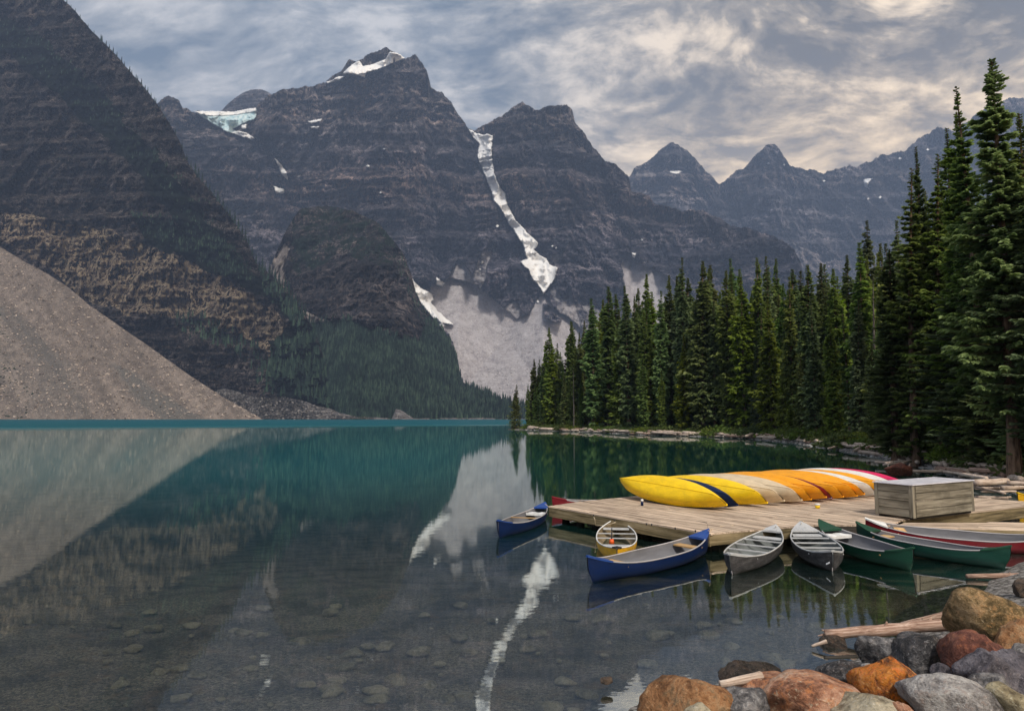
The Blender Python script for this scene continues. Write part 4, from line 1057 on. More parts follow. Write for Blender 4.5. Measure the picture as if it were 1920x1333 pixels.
STM = [stem_mesh(k) for k in (1, 2)]
for i in range(85):
    px = 985 + (1960 - 985) * ((i * 0.61803 + 0.1) % 1.0)
    s0 = float(s_at(px)); x, y, a, b = (float(q) for q in shore(s0))
    inn = random.uniform(1.2, 4.0) if px < 1650 else random.uniform(2.0, 6.0)
    x += a * inn; y += b * inn
    e = bpy.data.objects.new('shrub', None); COL.objects.link(e); e.location = (x, y, ground_h(inn) - 0.1)
    sc_ = random.uniform(1.1, 2.4) * (1.0 if px < 1600 else 0.75); e.scale = (sc_ * 1.25, sc_ * 1.25, sc_); e.rotation_euler.z = random.uniform(0, 6.28)
    tag(e, 'low green shrub on the bank between the driftwood and the spruces', 'shrub', 'shrubs along the wooded bank')
    link('foliage', random.choice(SHR), e); link('stems', random.choice(STM), e)

# ---------------------------------------------------------------- distant forest
def cone_tree(H, R, g, tiers=4, sides=5):
    V = []; Fc = []
    for k in range(tiers):
        z0 = H * (0.05 + 0.95 * k / tiers * 0.93); z1 = H * min(1.0, 0.05 + 0.95 * (k + 1.55) / tiers)
        r = R * (1 - k / (tiers + 0.2)) ** 0.85; b = len(V); off = g.random() * 6
        for j in range(sides):
            a = off + j * 2 * math.pi / sides; rr = r * (0.75 + 0.5 * g.random())
            V.append((math.cos(a) * rr, math.sin(a) * rr, z0 + H * 0.03 * g.random()))
        V.append((0, 0, z1))
        for j in range(sides): Fc.append((b + j, b + (j + 1) % sides, b + sides))
    return np.array(V), np.array(Fc)


g0 = np.random.default_rng(5)
PROTO = [cone_tree(1, 0.15, g0) for _ in range(8)]
def far_forest(pts, hts, name, label):
    Vs = []; Fs = []; ages = []; k = 0
    for (p, h) in zip(pts, hts):
        v, f = PROTO[g0.integers(8)]
        wq = g0.uniform(0.8, 1.25)
        a = g0.random() * 6.28; ca, sa = math.cos(a), math.sin(a)
        vv = v * np.array([h * wq, h * wq, h]); vv = np.stack([vv[:, 0] * ca - vv[:, 1] * sa, vv[:, 0] * sa + vv[:, 1] * ca, vv[:, 2]], -1) + p - np.array([0, 0, h * 0.06])
        Vs.append(vv); Fs.append(f + k); k += len(v); ages.append(np.full(len(v), g0.random()))
    me = mesh_np(name, np.concatenate(Vs), np.concatenate(Fs), M_FARTREE, False); set_age(me, np.concatenate(ages))
    o = link(name, me); o['kind'] = 'stuff'; tag(o, label, 'forest')
    return o


def sample(rng, poly, n, hmin, hmax, dens=None, edge=8):
    xs = [p[0] for p in poly]; ys = [p[1] for p in poly]
    u = g0.uniform(min(xs), max(xs), n); y = g0.uniform(min(ys), max(ys), n)
    n1 = fbm(u / 20, y / 20, octv=3, seed=5) * edge
    k = inpoly(u + n1, y + n1, poly)
    if dens is not None: k &= dens(u, y) > g0.random(n)
    u, y = u[k], y[k]
    yb = np.interp(u, rng.u, rng.yb); yr = np.interp(u, rng.u, rng.yr); ok = (y < yb) & (y > yr + 1) & (u > rng.u0) & (u < rng.u1)
    u, y = u[ok], y[ok]
    P = rng.point(u, y); return P, g0.uniform(hmin, hmax, len(P))

P1, h1 = sample(R_KNOB, [(560, 615), (610, 600), (660, 603), (720, 628), (790, 640), (800, 600), (820, 605), (850, 650), (864, 690), (870, 718), (935, 744), (990, 764), (1030, 778), (1030, 790), (640, 790), (590, 700)], 14000, 12, 21)
P2, h2 = sample(R_KNOB, [(540, 470), (560, 385), (610, 378), (663, 390), (715, 415), (760, 480), (735, 500), (640, 470), (560, 510)], 2600, 5, 9, lambda u, y: 0.5 + 0 * u)
P3, h3 = sample(R_KNOB, [(755, 470), (775, 540), (812, 596), (800, 640), (770, 560), (745, 500)], 500, 8, 15)
keepP = np.abs(P1[:, 0] / P1[:, 1] * F + 960 - 760) > 0
far_forest(np.concatenate([P1, P2, P3]), np.concatenate([h1, h2, h3]), 'far_forest', 'dark blue green conifer forest covering the slope below the rocky knob')
Q = [sample(R_LEFT, [(480, 500), (545, 560), (590, 630), (620, 720), (690, 786), (560, 745), (500, 700), (520, 640), (560, 640), (545, 600), (500, 560)], 4200, 12, 24),
     sample(R_LEFT, [(320, 590), (400, 600), (480, 650), (520, 700), (540, 745), (490, 740), (470, 690), (420, 650), (350, 640)], 900, 14, 26),
     sample(R_LEFT, [(240, 395), (330, 410), (420, 450), (470, 500), (480, 530), (420, 520), (345, 478), (270, 440)], 2600, 9, 15, lambda u, y: 0.7 + 0 * u),
     sample(R_LEFT, [(0, 25), (70, 60), (150, 130), (230, 215), (290, 280), (335, 320), (390, 400), (450, 470), (430, 490), (340, 400), (240, 290), (130, 190), (50, 120), (0, 90)], 6500, 8, 14, lambda u, y: 0.45 + 0.5 * (fbm(u / 30, y / 30, octv=2) > -0.2)),
     sample(R_LEFT, [(60, -70), (117, -2), (200, 86), (293, 193), (353, 307), (430, 402), (467, 460), (430, 440), (340, 330), (270, 210), (190, 120), (100, 20)], 3200, 8, 13, lambda u, y: 0.22 + 0 * u),
     sample(R_LEFT, [(0, 200), (340, 330), (500, 560), (300, 470), (0, 400)], 2600, 4, 9, lambda u, y: 0.30 * (fbm(u / 25, y / 25, octv=3, seed=6) > 0.1))]
far_forest(np.concatenate([q[0] for q in Q]), np.concatenate([q[1] for q in Q]), 'far_forest', 'dark conifers growing in bands across the left cliff and its ledges')
# single trees that stand against the sky or the mountains along the ridge
u = np.array([125, 133, 141, 150, 165, 176, 189, 191, 199, 205, 212, 219, 228, 233, 243, 247, 255, 258, 265, 272, 277, 283, 289, 292, 300, 309, 318, 329, 341, 350, 358, 366, 372, 379, 386, 393, 401, 408, 412, 418, 425, 431, 436, 440, 447, 454, 460, 466, 473, 480, 487, 492, 497, 505, 510, 516, 523, 529, 535, 541, 548, 554, 560, 566, 572, 580, 588, 596], float)
me_r = []
for v, f in PROTO[:5]:
    m_ = mesh_np('ridge_conifer', v, f, M_FARTREE, False); set_age(m_, np.full(len(v), 0.3)); me_r.append(m_)
for i, uu in enumerate(u):
    yr = float(np.interp(uu, R_LEFT.u, R_LEFT.yr)); p = R_LEFT.point(uu, yr + 1.5)
    h = random.uniform(14, 27) if uu < 360 else random.uniform(20, 40)
    o = link('conifer', me_r[i % 5], None, tuple(p - np.array([0, 0, h * .1])), (0, 0, random.uniform(0, 6))); o.scale = (h * 0.9, h * 0.9, h)
    tag(o, 'small dark conifer on the ridge line of the left cliff', 'tree', 'conifers on the left ridge line')
# ---------------------------------------------------------------- materials for the things
def paint_material(name, col, rough=0.45, spec=0.4, wear=0.25, dirt=None, scr=(0.6, 0.6, 0.6), under=None):
    dirt = dirt or tuple(x * 0.5 + 0.004 for x in col)
    m, t, b, out = material(name); p = objc(t)
    n = t.noise(t.stretch(p, (1.2, 3, 5)), 2.0, 6, 0.65)
    c = t.mix(t.mapr(n, 0.35, 0.7, 0, 1), tuple(x * 0.86 for x in col), tuple(min(1, x * 1.08) for x in col))
    s = t.noise(t.stretch(p, (3, 22, 30)), 1.5, 5, 0.7)
    c = t.mix(t.mapr(s, 0.62, 0.74, 0, wear), c, scr)
    g = t.noise(p, 5.0, 5, 0.65)
    c = t.mix(t.mapr(g, 0.55, 0.75, 0, 0.35), c, dirt)
    t.link(c, b.inputs['Base Color']); t.link(t.mapr(n, 0.3, 0.7, rough * 0.85, rough * 1.25), b.inputs['Roughness'])
    b.inputs['Specular IOR Level'].default_value = spec
    bump(t, b, s, 0.15, 0.01)
    return m


P = {
    'blue': paint_material('blue_hull', (0.002, 0.014, 0.070), spec=0.18, wear=0.15, scr=(0.06, 0.10, 0.24)), 'blue_deck': paint_material('blue_deck', (0.012, 0.060, 0.27), wear=0.1),
    'yellow': paint_material('yellow_hull', (0.92, 0.60, 0.006), wear=0.08, rough=0.5), 'yellow2': paint_material('golden_hull', (0.78, 0.42, 0.01), wear=0.1, rough=0.5),
    'orange': paint_material('orange_hull', (0.86, 0.36, 0.010), wear=0.06, rough=0.5), 'tan': paint_material('tan_hull', (0.66, 0.53, 0.36), wear=0.05, rough=0.55),
    'white': paint_material('white_hull', (0.74, 0.74, 0.70), wear=0.05), 'red': paint_material('red_hull', (0.19, 0.005, 0.013), wear=0.1), 'magenta': paint_material('pink_red_hull', (0.62, 0.012, 0.10), wear=0.08),
    'green': paint_material('green_hull', (0.003, 0.052, 0.028), wear=0.18), 'green_deck': paint_material('green_deck', (0.003, 0.052, 0.026), wear=0.1), 'teal': paint_material('teal_green_hull', (0.003, 0.048, 0.034), wear=0.15),
    'inner': paint_material('grey_inner_hull', (0.17, 0.172, 0.19), rough=0.6, wear=0.1), 'inner_y': paint_material('ochre_inner_hull', (0.26, 0.20, 0.12), rough=0.6, wear=0.1),
    'rim': paint_material('pale_gunwale', (0.40, 0.385, 0.395), rough=0.35, wear=0.2), 'seat_w': paint_material('white_moulded_seat', (0.80, 0.80, 0.79), rough=0.35, wear=0.05),
    'rope': paint_material('dark_trim', (0.03, 0.03, 0.035), wear=0.1), 'orange_float': paint_material('orange_float', (0.8, 0.12, 0.02)),
}
def alu_material():
    m, t, b, out = material('weathered_aluminium'); p = objc(t)
    n = t.noise(t.stretch(p, (2, 5, 9)), 1.6, 7, 0.7); n2 = t.noise(t.stretch(p, (2, 30, 40)), 1.5, 4, 0.7)
    c = t.ramp(n, [(0.35, (0.040, 0.038, 0.041)), (0.52, (0.070, 0.067, 0.071)), (0.70, (0.14, 0.138, 0.142))])
    c = t.mix(t.mapr(n2, 0.60, 0.72, 0, 0.5), c, (0.34, 0.33, 0.33))
    t.link(c, b.inputs['Base Color']); b.inputs['Metallic'].default_value = 0.35; b.inputs['Roughness'].default_value = 0.5
    bump(t, b, n, 0.25, 0.02)
    return m
P['alu'] = alu_material()
P['alu_in'] = paint_material('bright_aluminium', (0.17, 0.185, 0.185), rough=0.35, wear=0.3)
P['alu_bar'] = paint_material('aluminium_bar', (0.50, 0.51, 0.52), rough=0.3, wear=0.2)


def wood_material(name, dark, mid, lite, sc_=1.0, axis=0, rough=0.8, perobj=0.45):
    m, t, b, out = material(name); p = objc(t); oi = t.new('ShaderNodeObjectInfo')
    s = [14.0, 14.0, 14.0]; s[axis] = 0.7 / max(1.0, sc_ * 0.5)
    off = t.vmath('ADD', p, t.vmath('SCALE', (7.3, 3.1, 5.7), t.math('MULTIPLY', oi.outputs['Random'], 20.0)))
    n = t.noise(t.stretch(off, tuple(q * sc_ for q in s)), 1.0, 6, 0.65, 0.3)
    n2 = t.noise(off, 1.3 * sc_, 4, 0.6)
    c = t.ramp(n, [(0.33, dark), (0.50, mid), (0.68, lite)])
    c = t.mix(t.mapr(n2, 0.50, 0.70, 0, 0.5), c, dark)
    h = t.new('ShaderNodeHueSaturation'); t.link(c, h.inputs['Color'])
    t.link(t.mapr(oi.outputs['Random'], 0, 1, 1 - perobj * 0.5, 1 + perobj * 0.5, False), h.inputs['Value'])
    t.link(h.outputs[0], b.inputs['Base Color']); b.inputs['Roughness'].default_value = rough
    bump(t, b, n, 0.5, 0.01)
    return m
M_DECK = wood_material('weathered_deck_boards', (0.17, 0.125, 0.095), (0.52, 0.40, 0.30), (0.76, 0.62, 0.48), 1.0, 0)
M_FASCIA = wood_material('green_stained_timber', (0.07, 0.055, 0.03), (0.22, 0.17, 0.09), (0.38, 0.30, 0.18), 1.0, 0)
M_CRATE = wood_material('grey_crate_boards', (0.070, 0.061, 0.045), (0.19, 0.168, 0.128), (0.31, 0.28, 0.22), 1.0, 0)
M_LOG = wood_material('bleached_driftwood', (0.20, 0.125, 0.09), (0.52, 0.41, 0.33), (0.80, 0.70, 0.60), 3.0, 0)
M_LOGR = wood_material('reddish_driftwood', (0.15, 0.08, 0.055), (0.38, 0.24, 0.175), (0.68, 0.52, 0.42), 3.5, 0)
M_ASH = wood_material('ash_seat_wood', (0.42, 0.24, 0.09), (0.60, 0.38, 0.17), (0.74, 0.52, 0.27), 1.0, 1, 0.5)
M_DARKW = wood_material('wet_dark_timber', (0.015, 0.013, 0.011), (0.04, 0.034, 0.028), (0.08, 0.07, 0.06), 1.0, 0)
M_LID = paint_material('galvanised_lid', (0.66, 0.65, 0.71), rough=0.35, wear=0.5, dirt=(0.28, 0.27, 0.30))


# ---------------------------------------------------------------- canoes
def canoe_shell(L, B, depth, sheer, stem=0.10, inset=0.0, n=33, m=13):
    """grid of points: stations along x, section from one gunwale round the keel to the other"""
    V = np.zeros((n, m, 3))
    for i in range(n):
        s = -1 + 2 * i / (n - 1); a = abs(s)
        hw = B / 2 * max(0.0, 1 - a ** 2.35) ** 0.86 + 0.016
        zt = depth + sheer * a ** 3.4
        zk = 0.035 * a ** 3 + (0.12 * max(0, (a - 0.93) / 0.07) ** 2)
        hw = max(0.004, hw - inset); zk += inset * 1.2
        # stem curves: lower points pulled in at the ends
        p = 0.62 + 1.0 * a ** 3            # section exponent: round amidships, V at the ends
        for j in range(m):
            th = math.pi * j / (m - 1); c = math.cos(th); q = abs(c)
            f = 1 - (1 - q ** 2) ** 0.5 if False else None
            sn = math.sin(th)
            z = zt - (zt - zk) * sn ** (0.72 if a < 0.9 else 0.85)
            y = hw * (abs(c) ** p) * (1 if c > 0 else -1) * (1 + 0.05 * sn * (1 - a))
            x = s * (L / 2 - inset * 0.6)
            if a > 0.9: x -= math.copysign(stem * ((a - 0.9) / 0.1) * sn ** 3, s)
            V[i, j] = (x, y, z)
    return V


CN = {}
def canoe_meshes(L, B, depth, sheer):
    key = (round(L, 1), round(B, 2), depth, sheer)
    if key in CN: return CN[key]
    o = canoe_shell(L, B, depth, sheer); i_ = canoe_shell(L, B, depth, sheer, inset=0.014)
    n, m = o.shape[:2]
    fo = grid_faces(n, m); fi = grid_faces(n, m)[:, ::-1]
    CN[key] = (o, i_, fo, fi)
    return CN[key]


def make_canoe(label, L=4.6, B=0.92, depth=0.36, sheer=0.22, hull='blue', inner='inner', deck='blue_deck', rim='rim', seats=('ash', 'ash'), thwarts=1, group=None, name='canoe', deck_len=0.5, marks=()):
    o, i_, fo, fi = canoe_meshes(L, B, depth, sheer)
    n, m = o.shape[:2]
    e = bpy.data.objects.new(name, None); COL.objects.link(e); e.empty_display_size = 0.4
    tag(e, label, 'canoe', group)
    h = link('hull', mesh_np('hull', o.reshape(-1, 3), fo, P[hull]), e)
    link('lining', mesh_np('lining', i_.reshape(-1, 3), fi, P[inner]), e)
    for side in (0, -1):
        mb = MB(); pts = [tuple(0.5 * (o[k, side] + i_[k, side]) + np.array([0, 0, 0.004])) for k in range(n)]
        mb.tube(pts, 0.018, 6, True); mb.build('gunwale', P[rim], e, True)
    def width(x):
        s = abs(x) / (L / 2); return B / 2 * max(0.0, 1 - s ** 2.35) ** 0.86 + 0.016
    def top(x):
        s = abs(x) / (L / 2); return depth + sheer * s ** 3.4
    for sg in (-1, 1):                       # deck plates
        if deck_len <= 0: break
        x1 = sg * (L / 2 + 0.015); x0 = sg * (L / 2 - deck_len); mb = MB(); k = 7; v = []
        for q in range(k):
            x = x0 + (x1 - x0) * q / (k - 1); xc = max(-L / 2, min(L / 2, x)); wd_ = width(xc) + 0.016; zt = top(xc) + 0.022
            v += [(x, -wd_, zt - 0.035), (x, -wd_, zt), (x, 0, zt + 0.02), (x, wd_, zt), (x, wd_, zt - 0.035)]
        f = []
        for q in range(k - 1):
            for r in range(4): a = q * 5 + r; f.append((a, a + 1, a + 6, a + 5))
        f += [(0, 1, 2, 3, 4), tuple((k - 1) * 5 + r for r in range(5))]
        mb.add(v, f); mb.build('deck_plate', P[deck], e, False)
    for q, st in enumerate(seats):
        x = (-1 if q == 0 else 1) * L * (0.27 if q == 0 else 0.30); wd_ = width(x) - 0.02; z = top(x) - 0.07
        mb = MB()
        if st == 'ash':
            mb.box((x, 0, z), 0.26, wd_ * 2 * 0.97, 0.028); mb.build('seat', M_ASH, e)
        elif st == 'mould':
            k = 9; v = []; f = []
            for a in range(k):
                y = -wd_ + 2 * wd_ * a / (k - 1); yy = abs(y) / wd_
                dip = 0.035 * math.cos(yy * math.pi * 2) - 0.01
                fx = 0.20 + 0.05 * math.cos(yy * math.pi * 2 + math.pi)
                v += [(x - 0.17, y, z + 0.03 + dip * 0.3), (x, y, z + 0.02 - dip * 0.6), (x + fx, y, z + 0.01), (x + fx, y, z - 0.05), (x - 0.17, y, z - 0.05)]
            for a in range(k - 1):
                for r in range(5): f.append((a * 5 + r, a * 5 + (r + 1) % 5, a * 5 + 5 + (r + 1) % 5, a * 5 + 5 + r))
            f += [(0, 1, 2, 3, 4), tuple((k - 1) * 5 + r for r in range(5))]
            mb.add(v, f); mb.build('seat', P['seat_w'], e)
        elif st == 'alu':
            mb.box((x, 0, z + 0.02), 0.24, wd_ * 2 * 0.98, 0.035, bev=0.006); mb.build('seat', P['alu_bar'], e)
        elif st == 'tank':
            k = 6; v = []; x2 = (L / 2 - 0.25) * (1 if q else -1)
            mb.add([(x, -wd_ * .85, z - .25), (x, wd_ * .85, z - .25), (x, wd_ * .97, z + .02), (x, -wd_ * .97, z + .02), (x2, -.08, z - .1), (x2, .08, z - .1), (x2, .09, z + .10), (x2, -.09, z + .10)],
                   [(0, 1, 2, 3), (2, 3, 7, 6), (4, 5, 6, 7)]); mb.build('seat', P['alu_bar'], e)
    for q in range(thwarts):
        x = (q - (thwarts - 1) / 2) * L * 0.16 + L * 0.02; mb = MB(); mb.box((x, 0, top(x) - 0.012), 0.06, width(x) * 2 - 0.01, 0.022)
        mb.build('thwart', M_ASH if rim == 'rim' and hull not in ('alu', 'yellow2') else P['alu_bar'], e)
    # keel strip / stem bands
    mb = MB(); c = m // 2
    mb.tube([tuple(o[k, c] + np.array([0, 0, -0.004])) for k in range(n)], 0.011, 5); mb.build('keel_strip', P['rim'] if hull == 'alu' else P[hull], e, True)
    for (x, sd, zz, sz, mt) in marks:        # small stickers
        s = x / (L / 2); i = int(round((s + 1) / 2 * (n - 1))); j = 2 if sd > 0 else m - 3
        pnt = Vector(o[i, j]); nrm = Vector((0, sd, 0.25)).normalized()
        tg = (Vector(o[min(i + 1, n - 1), j]) - Vector(o[i - 1, j])).normalized(); upv = nrm.cross(tg).normalized()
        nrm = tg.cross(Vector(o[i, j + 1]) - Vector(o[i, j - 1])).normalized()
        if nrm.y * sd < 0: nrm = -nrm
        mb = MB(); mb.box(pnt + nrm * 0.004 + Vector((0, 0, zz)), sz * 1.6, sz, 0.004, Matrix((tg, upv, nrm)).transposed()); mb.build('sticker', mt, e)
    return e


def float_canoe(near_px, far_px, label, ztip=0.56, zfar=None, draft=0.07, **kw):
    a = PZ(near_px[0], near_px[1], ztip - draft); b = PZ(far_px[0], far_px[1], (zfar or ztip) - draft)
    d = b - a; L = math.hypot(d.x, d.y)
    dep = kw.pop('depth', 0.35)
    e = make_canoe(label, L=L, depth=dep, sheer=ztip - dep, **kw)
    c = (a + b) / 2
    e.location = (c.x, c.y, (c.z - ztip)); e.rotation_euler = (random.uniform(-0.03, 0.03), -math.atan2(d.z, L), math.atan2(d.y, d.x))
    return e

random.seed(3)
float_canoe((934.5, 976), (1022, 942.5), 'blue canoe with white seat floating left of the dock corner', hull='blue', deck='blue_deck', seats=('none', 'mould'), B=0.90, group='floating canoes')
float_canoe((1035, 932), (1292, 925.5), 'red canoe with pale gunwale half hidden behind the far edge of the dock', hull='red', deck='red', seats=('ash', 'ash'), group='floating canoes')
yel = float_canoe((1157, 1027), (1155, 973), 'small yellow canoe pointing at the dock with white thwarts', hull='yellow2', inner='inner_y', deck='rope', deck_len=0.12, ztip=0.47, depth=0.36, B=1.02, rim='seat_w', seats=('alu', 'alu'), thwarts=2, group='floating canoes')
float_canoe((1102, 1043), (1328, 993), 'long dark blue canoe with bright blue end decks in front of the dock', hull='blue', deck='blue_deck', ztip=0.60, zfar=0.69, B=0.92, thwarts=0, seats=('ash', 'ash'), group='floating canoes')
float_canoe((1368, 1039), (1454, 985), 'grey aluminium canoe with red stripe left of the other aluminium one', hull='alu', inner='alu_in', deck='alu_bar', deck_len=0.42, ztip=0.52, zfar=0.63, B=0.98, rim='alu_bar', seats=('alu', 'alu'), thwarts=3, group='floating canoes',
            marks=[(-0.6, 1, 0, 0.03, P['orange_float'])])
float_canoe((1562, 1033), (1502, 979), 'grey aluminium canoe with white arrow sticker beside the green canoe', hull='alu', inner='alu_in', deck='alu_bar', deck_len=0.5, ztip=0.53, zfar=0.70, B=0.98, rim='alu_bar', seats=('alu', 'alu'), thwarts=3, group='floating canoes',
            marks=[(-1.45, 1, 0.02, 0.07, P['seat_w'])])
float_canoe((1712, 1027), (1536, 975), 'bright green canoe with white moulded seat beside the aluminium canoes', hull='green', deck='green_deck', ztip=0.58, zfar=0.73, B=0.92, thwarts=0, seats=('ash', 'mould'), group='floating canoes', marks=[(-1.2, -1, 0, 0.03, P['seat_w'])])
float_canoe((1893, 1024), (1604, 979), 'long teal green canoe between the bright green and the red canoe', hull='teal', deck='green_deck', ztip=0.58, zfar=0.70, B=0.92, thwarts=0, seats=('none', 'ash'), group='floating canoes')
redc = float_canoe((1975, 1000), (1620, 971), 'red canoe with white end decks farthest right along the dock', hull='red', deck='seat_w', ztip=0.58, zfar=0.76, B=0.92, thwarts=0, seats=('none', 'ash'), group='floating canoes')
redc.rotation_euler.x = -0.11
# small orange float and black bailer handle in the yellow canoe
mb = MB(); c = PZ(1147, 1017, 0.24); mb.tube([c + Vector((0, 0, -0.03)), c + Vector((0, 0, 0.09))], [0.07, 0.05], 10)
fo = mb.build('bailer', P['orange_float'], None, True); tag(fo, 'small orange bailer in the near end of the yellow floating canoe', 'bailer')
mb = MB(); mb.tube([c + Vector((0, 0, 0.09)), c + Vector((0.01, 0.02, 0.36))], [0.018, 0.014], 7); mb.build('handle', P['rope'], fo)

# ---------------------------------------------------------------- the dock
DZ = 0.50


def poly_world(px, z): return [PZ(a, b, z) for a, b in px]


def clip_line(poly, p0, d):
    """parameter range of the line p0 + s d inside a convex polygon (2-D)"""
    ts = []
    n = len(poly)
    for i in range(n):
        a = poly[i]; b = poly[(i + 1) % n]; e = (b.x - a.x, b.y - a.y)
        den_ = d[0] * e[1] - d[1] * e[0]
        if abs(den_) < 1e-9: continue
        s = ((a.x - p0[0]) * e[1] - (a.y - p0[1]) * e[0]) / den_
        q = ((a.x - p0[0]) * d[1] - (a.y - p0[1]) * d[0]) / den_
        if -1e-6 <= q <= 1 + 1e-6: ts.append(s)
    return (min(ts), max(ts)) if len(ts) >= 2 and max(ts) - min(ts) > 0.05 else None


def deck(parent, poly, d, wid, z, th=0.04, gap=0.010, maxlen=None):
    d = Vector((d[0], d[1], 0)).normalized(); nrm = Vector((-d.y, d.x, 0))
    ks = [p.x * nrm.x + p.y * nrm.y for p in poly]; k0, k1 = min(ks), max(ks); n = max(1, int((k1 - k0) / wid))
    wid = (k1 - k0) / n
    for i in range(n):
        ka = k0 + i * wid + gap / 2; kb = k0 + (i + 1) * wid - gap / 2
        ra = clip_line(poly, (nrm.x * ka, nrm.y * ka), (d.x, d.y)); rb = clip_line(poly, (nrm.x * kb, nrm.y * kb), (d.x, d.y))
        if ra is None and rb is None: continue
        ra = ra or rb; rb = rb or ra
        L = max(ra[1] - ra[0], rb[1] - rb[0]); cuts = 1 if not maxlen else max(1, int(round(L / maxlen)))
        off = random.uniform(-0.25, 0.25) / cuts if cuts > 1 else 0
        for c in range(cuts):
            f0 = 0 if c == 0 else c / cuts + off; f1 = 1 if c == cuts - 1 else (c + 1) / cuts + off
            e = 0.004
            q = [(ra[0] + (ra[1] - ra[0]) * f0 + e, ka), (ra[0] + (ra[1] - ra[0]) * f1 - e, ka), (rb[0] + (rb[1] - rb[0]) * f1 - e, kb), (rb[0] + (rb[1] - rb[0]) * f0 + e, kb)]
            o_ = (q[0][0] + q[1][0]) / 2; kc = (ka + kb) / 2
            org = d * o_ + nrm * kc
            jz = random.uniform(-0.004, 0.004)
            v = [(s - o_, k - kc, zz) for zz in (-th, 0) for s, k in q]
            mb = MB(); mb.add(v, [(3, 2, 1, 0), (4, 5, 6, 7), (0, 1, 5, 4), (1, 2, 6, 5), (2, 3, 7, 6), (3, 0, 4, 7)])
            b_ = mb.build('plank', M_DECK, parent, False, (org.x, org.y, z + jz + 0.002))
            b_.rotation_euler.z = math.atan2(d.y, d.x)


def fascia(parent, a, b, z1, z0, mat=M_FASCIA, th=0.06, name='fascia_board'):
    a = Vector((a.x, a.y, 0)); b = Vector((b.x, b.y, 0)); d = b - a; L = d.length; c = (a + b) / 2
    out = Vector((d.y, -d.x, 0)).normalized()
    mb = MB(); mb.box((0, 0, 0), L, th, z1 - z0, bev=0.006)
    o = mb.build(name, mat, parent, False, (c.x - out.x * th * .6, c.y - out.y * th * .6, (z0 + z1) / 2)); o.rotation_euler.z = math.atan2(d.y, d.x)
    return o

dock = bpy.data.objects.new('dock', None); COL.objects.link(dock); tag(dock, 'weathered wooden boat dock with plank deck standing in the lake', 'dock')
A_ = PZ(1028, 949, DZ); B_ = PZ(1330, 1000, DZ)
dAB = (B_ - A_)
W1 = poly_world([(1028, 949), (1330, 1000), (1325, 979), (1088, 940)], DZ)
W2 = poly_world([(1325, 979), (1330, 1000), (1527, 984), (1669, 984.5), (1694, 974), (1725, 950.5)], DZ)
IN = poly_world([(1088, 940), (1325, 979), (1725, 950.5), (1790, 930), (1330, 921), (1200, 929)], DZ)
RR = poly_world([(1725, 950.5), (1694, 974), (1935, 947.5), (1935, 941), (1790, 930)], DZ)
deck(dock, W1, dAB, 0.20, DZ, maxlen=2.4)
deck(dock, W2, dAB, 0.20, DZ)
deck(dock, IN, dAB, 0.20, DZ, maxlen=2.6)
eRR = PZ(1935, 947.5, DZ) - PZ(1694, 974, DZ)
deck(dock, RR, (eRR.x, eRR.y), 0.22, DZ, maxlen=3.0)
fascia(dock, A_, B_, DZ - 0.04, 0.17)
C1 = PZ(1527, 984, DZ); C2 = PZ(1669, 984.5, DZ); C3 = PZ(1694, 974, DZ); C4 = PZ(1935, 947.5, DZ)
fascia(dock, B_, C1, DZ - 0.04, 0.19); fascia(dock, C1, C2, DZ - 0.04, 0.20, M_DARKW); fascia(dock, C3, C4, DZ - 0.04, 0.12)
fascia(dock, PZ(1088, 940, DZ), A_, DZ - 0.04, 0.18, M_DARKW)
# lower walkway
lw = bpy.data.objects.new('walkway', None); COL.objects.link(lw); tag(lw, 'low plank walkway running to the right from the dock front', 'walkway')
LW = poly_world([(1680, 983), (1673, 986.5), (1935, 992.5), (1935, 980), (1700, 980.5)], 0.44)
LWp = poly_world([(1672, 987), (1935, 993), (1935, 980), (1697, 980)], 0.44)
deck(lw, LWp, (LWp[1].x - LWp[0].x, LWp[1].y - LWp[0].y), 0.18, 0.44, maxlen=2.2)
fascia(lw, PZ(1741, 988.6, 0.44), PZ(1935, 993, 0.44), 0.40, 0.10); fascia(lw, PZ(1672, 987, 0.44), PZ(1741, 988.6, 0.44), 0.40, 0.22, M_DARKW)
# joists, piles and light-blocking slabs under the deck
for k in range(9):
    f_ = (k + 0.5) / 9; p = A_.lerp(B_, f_); nrm = Vector((-dAB.y, dAB.x, 0)).normalized()
    mb = MB(); c = p + nrm * 0.45; mb.tube([(c.x, c.y, -0.10), (c.x, c.y, 0.42)], 0.13, 10); mb.build('pile', M_DARKW, dock, True)
e2 = (C1 - B_).normalized()
for k in range(4):
    p = B_.lerp(C1, (k + 0.5) / 4); nrm = Vector((-e2.y, e2.x, 0)); c = p + nrm * 0.4
    mb = MB(); mb.tube([(c.x, c.y, -0.10), (c.x, c.y, 0.42)], 0.13, 10); mb.build('pile', M_DARKW, dock, True)
for off, nm in ((0.9, 'beam'), (2.4, 'beam')):
    nrm = Vector((-dAB.y, dAB.x, 0)).normalized(); c = (A_ + B_) / 2 + nrm * off
    mb = MB(); mb.box((0, 0, 0), dAB.length * 0.96, 0.2, 0.26); o = mb.build(nm, M_DARKW, dock, False, (c.x, c.y, 0.30)); o.rotation_euler.z = math.atan2(dAB.y, dAB.x)
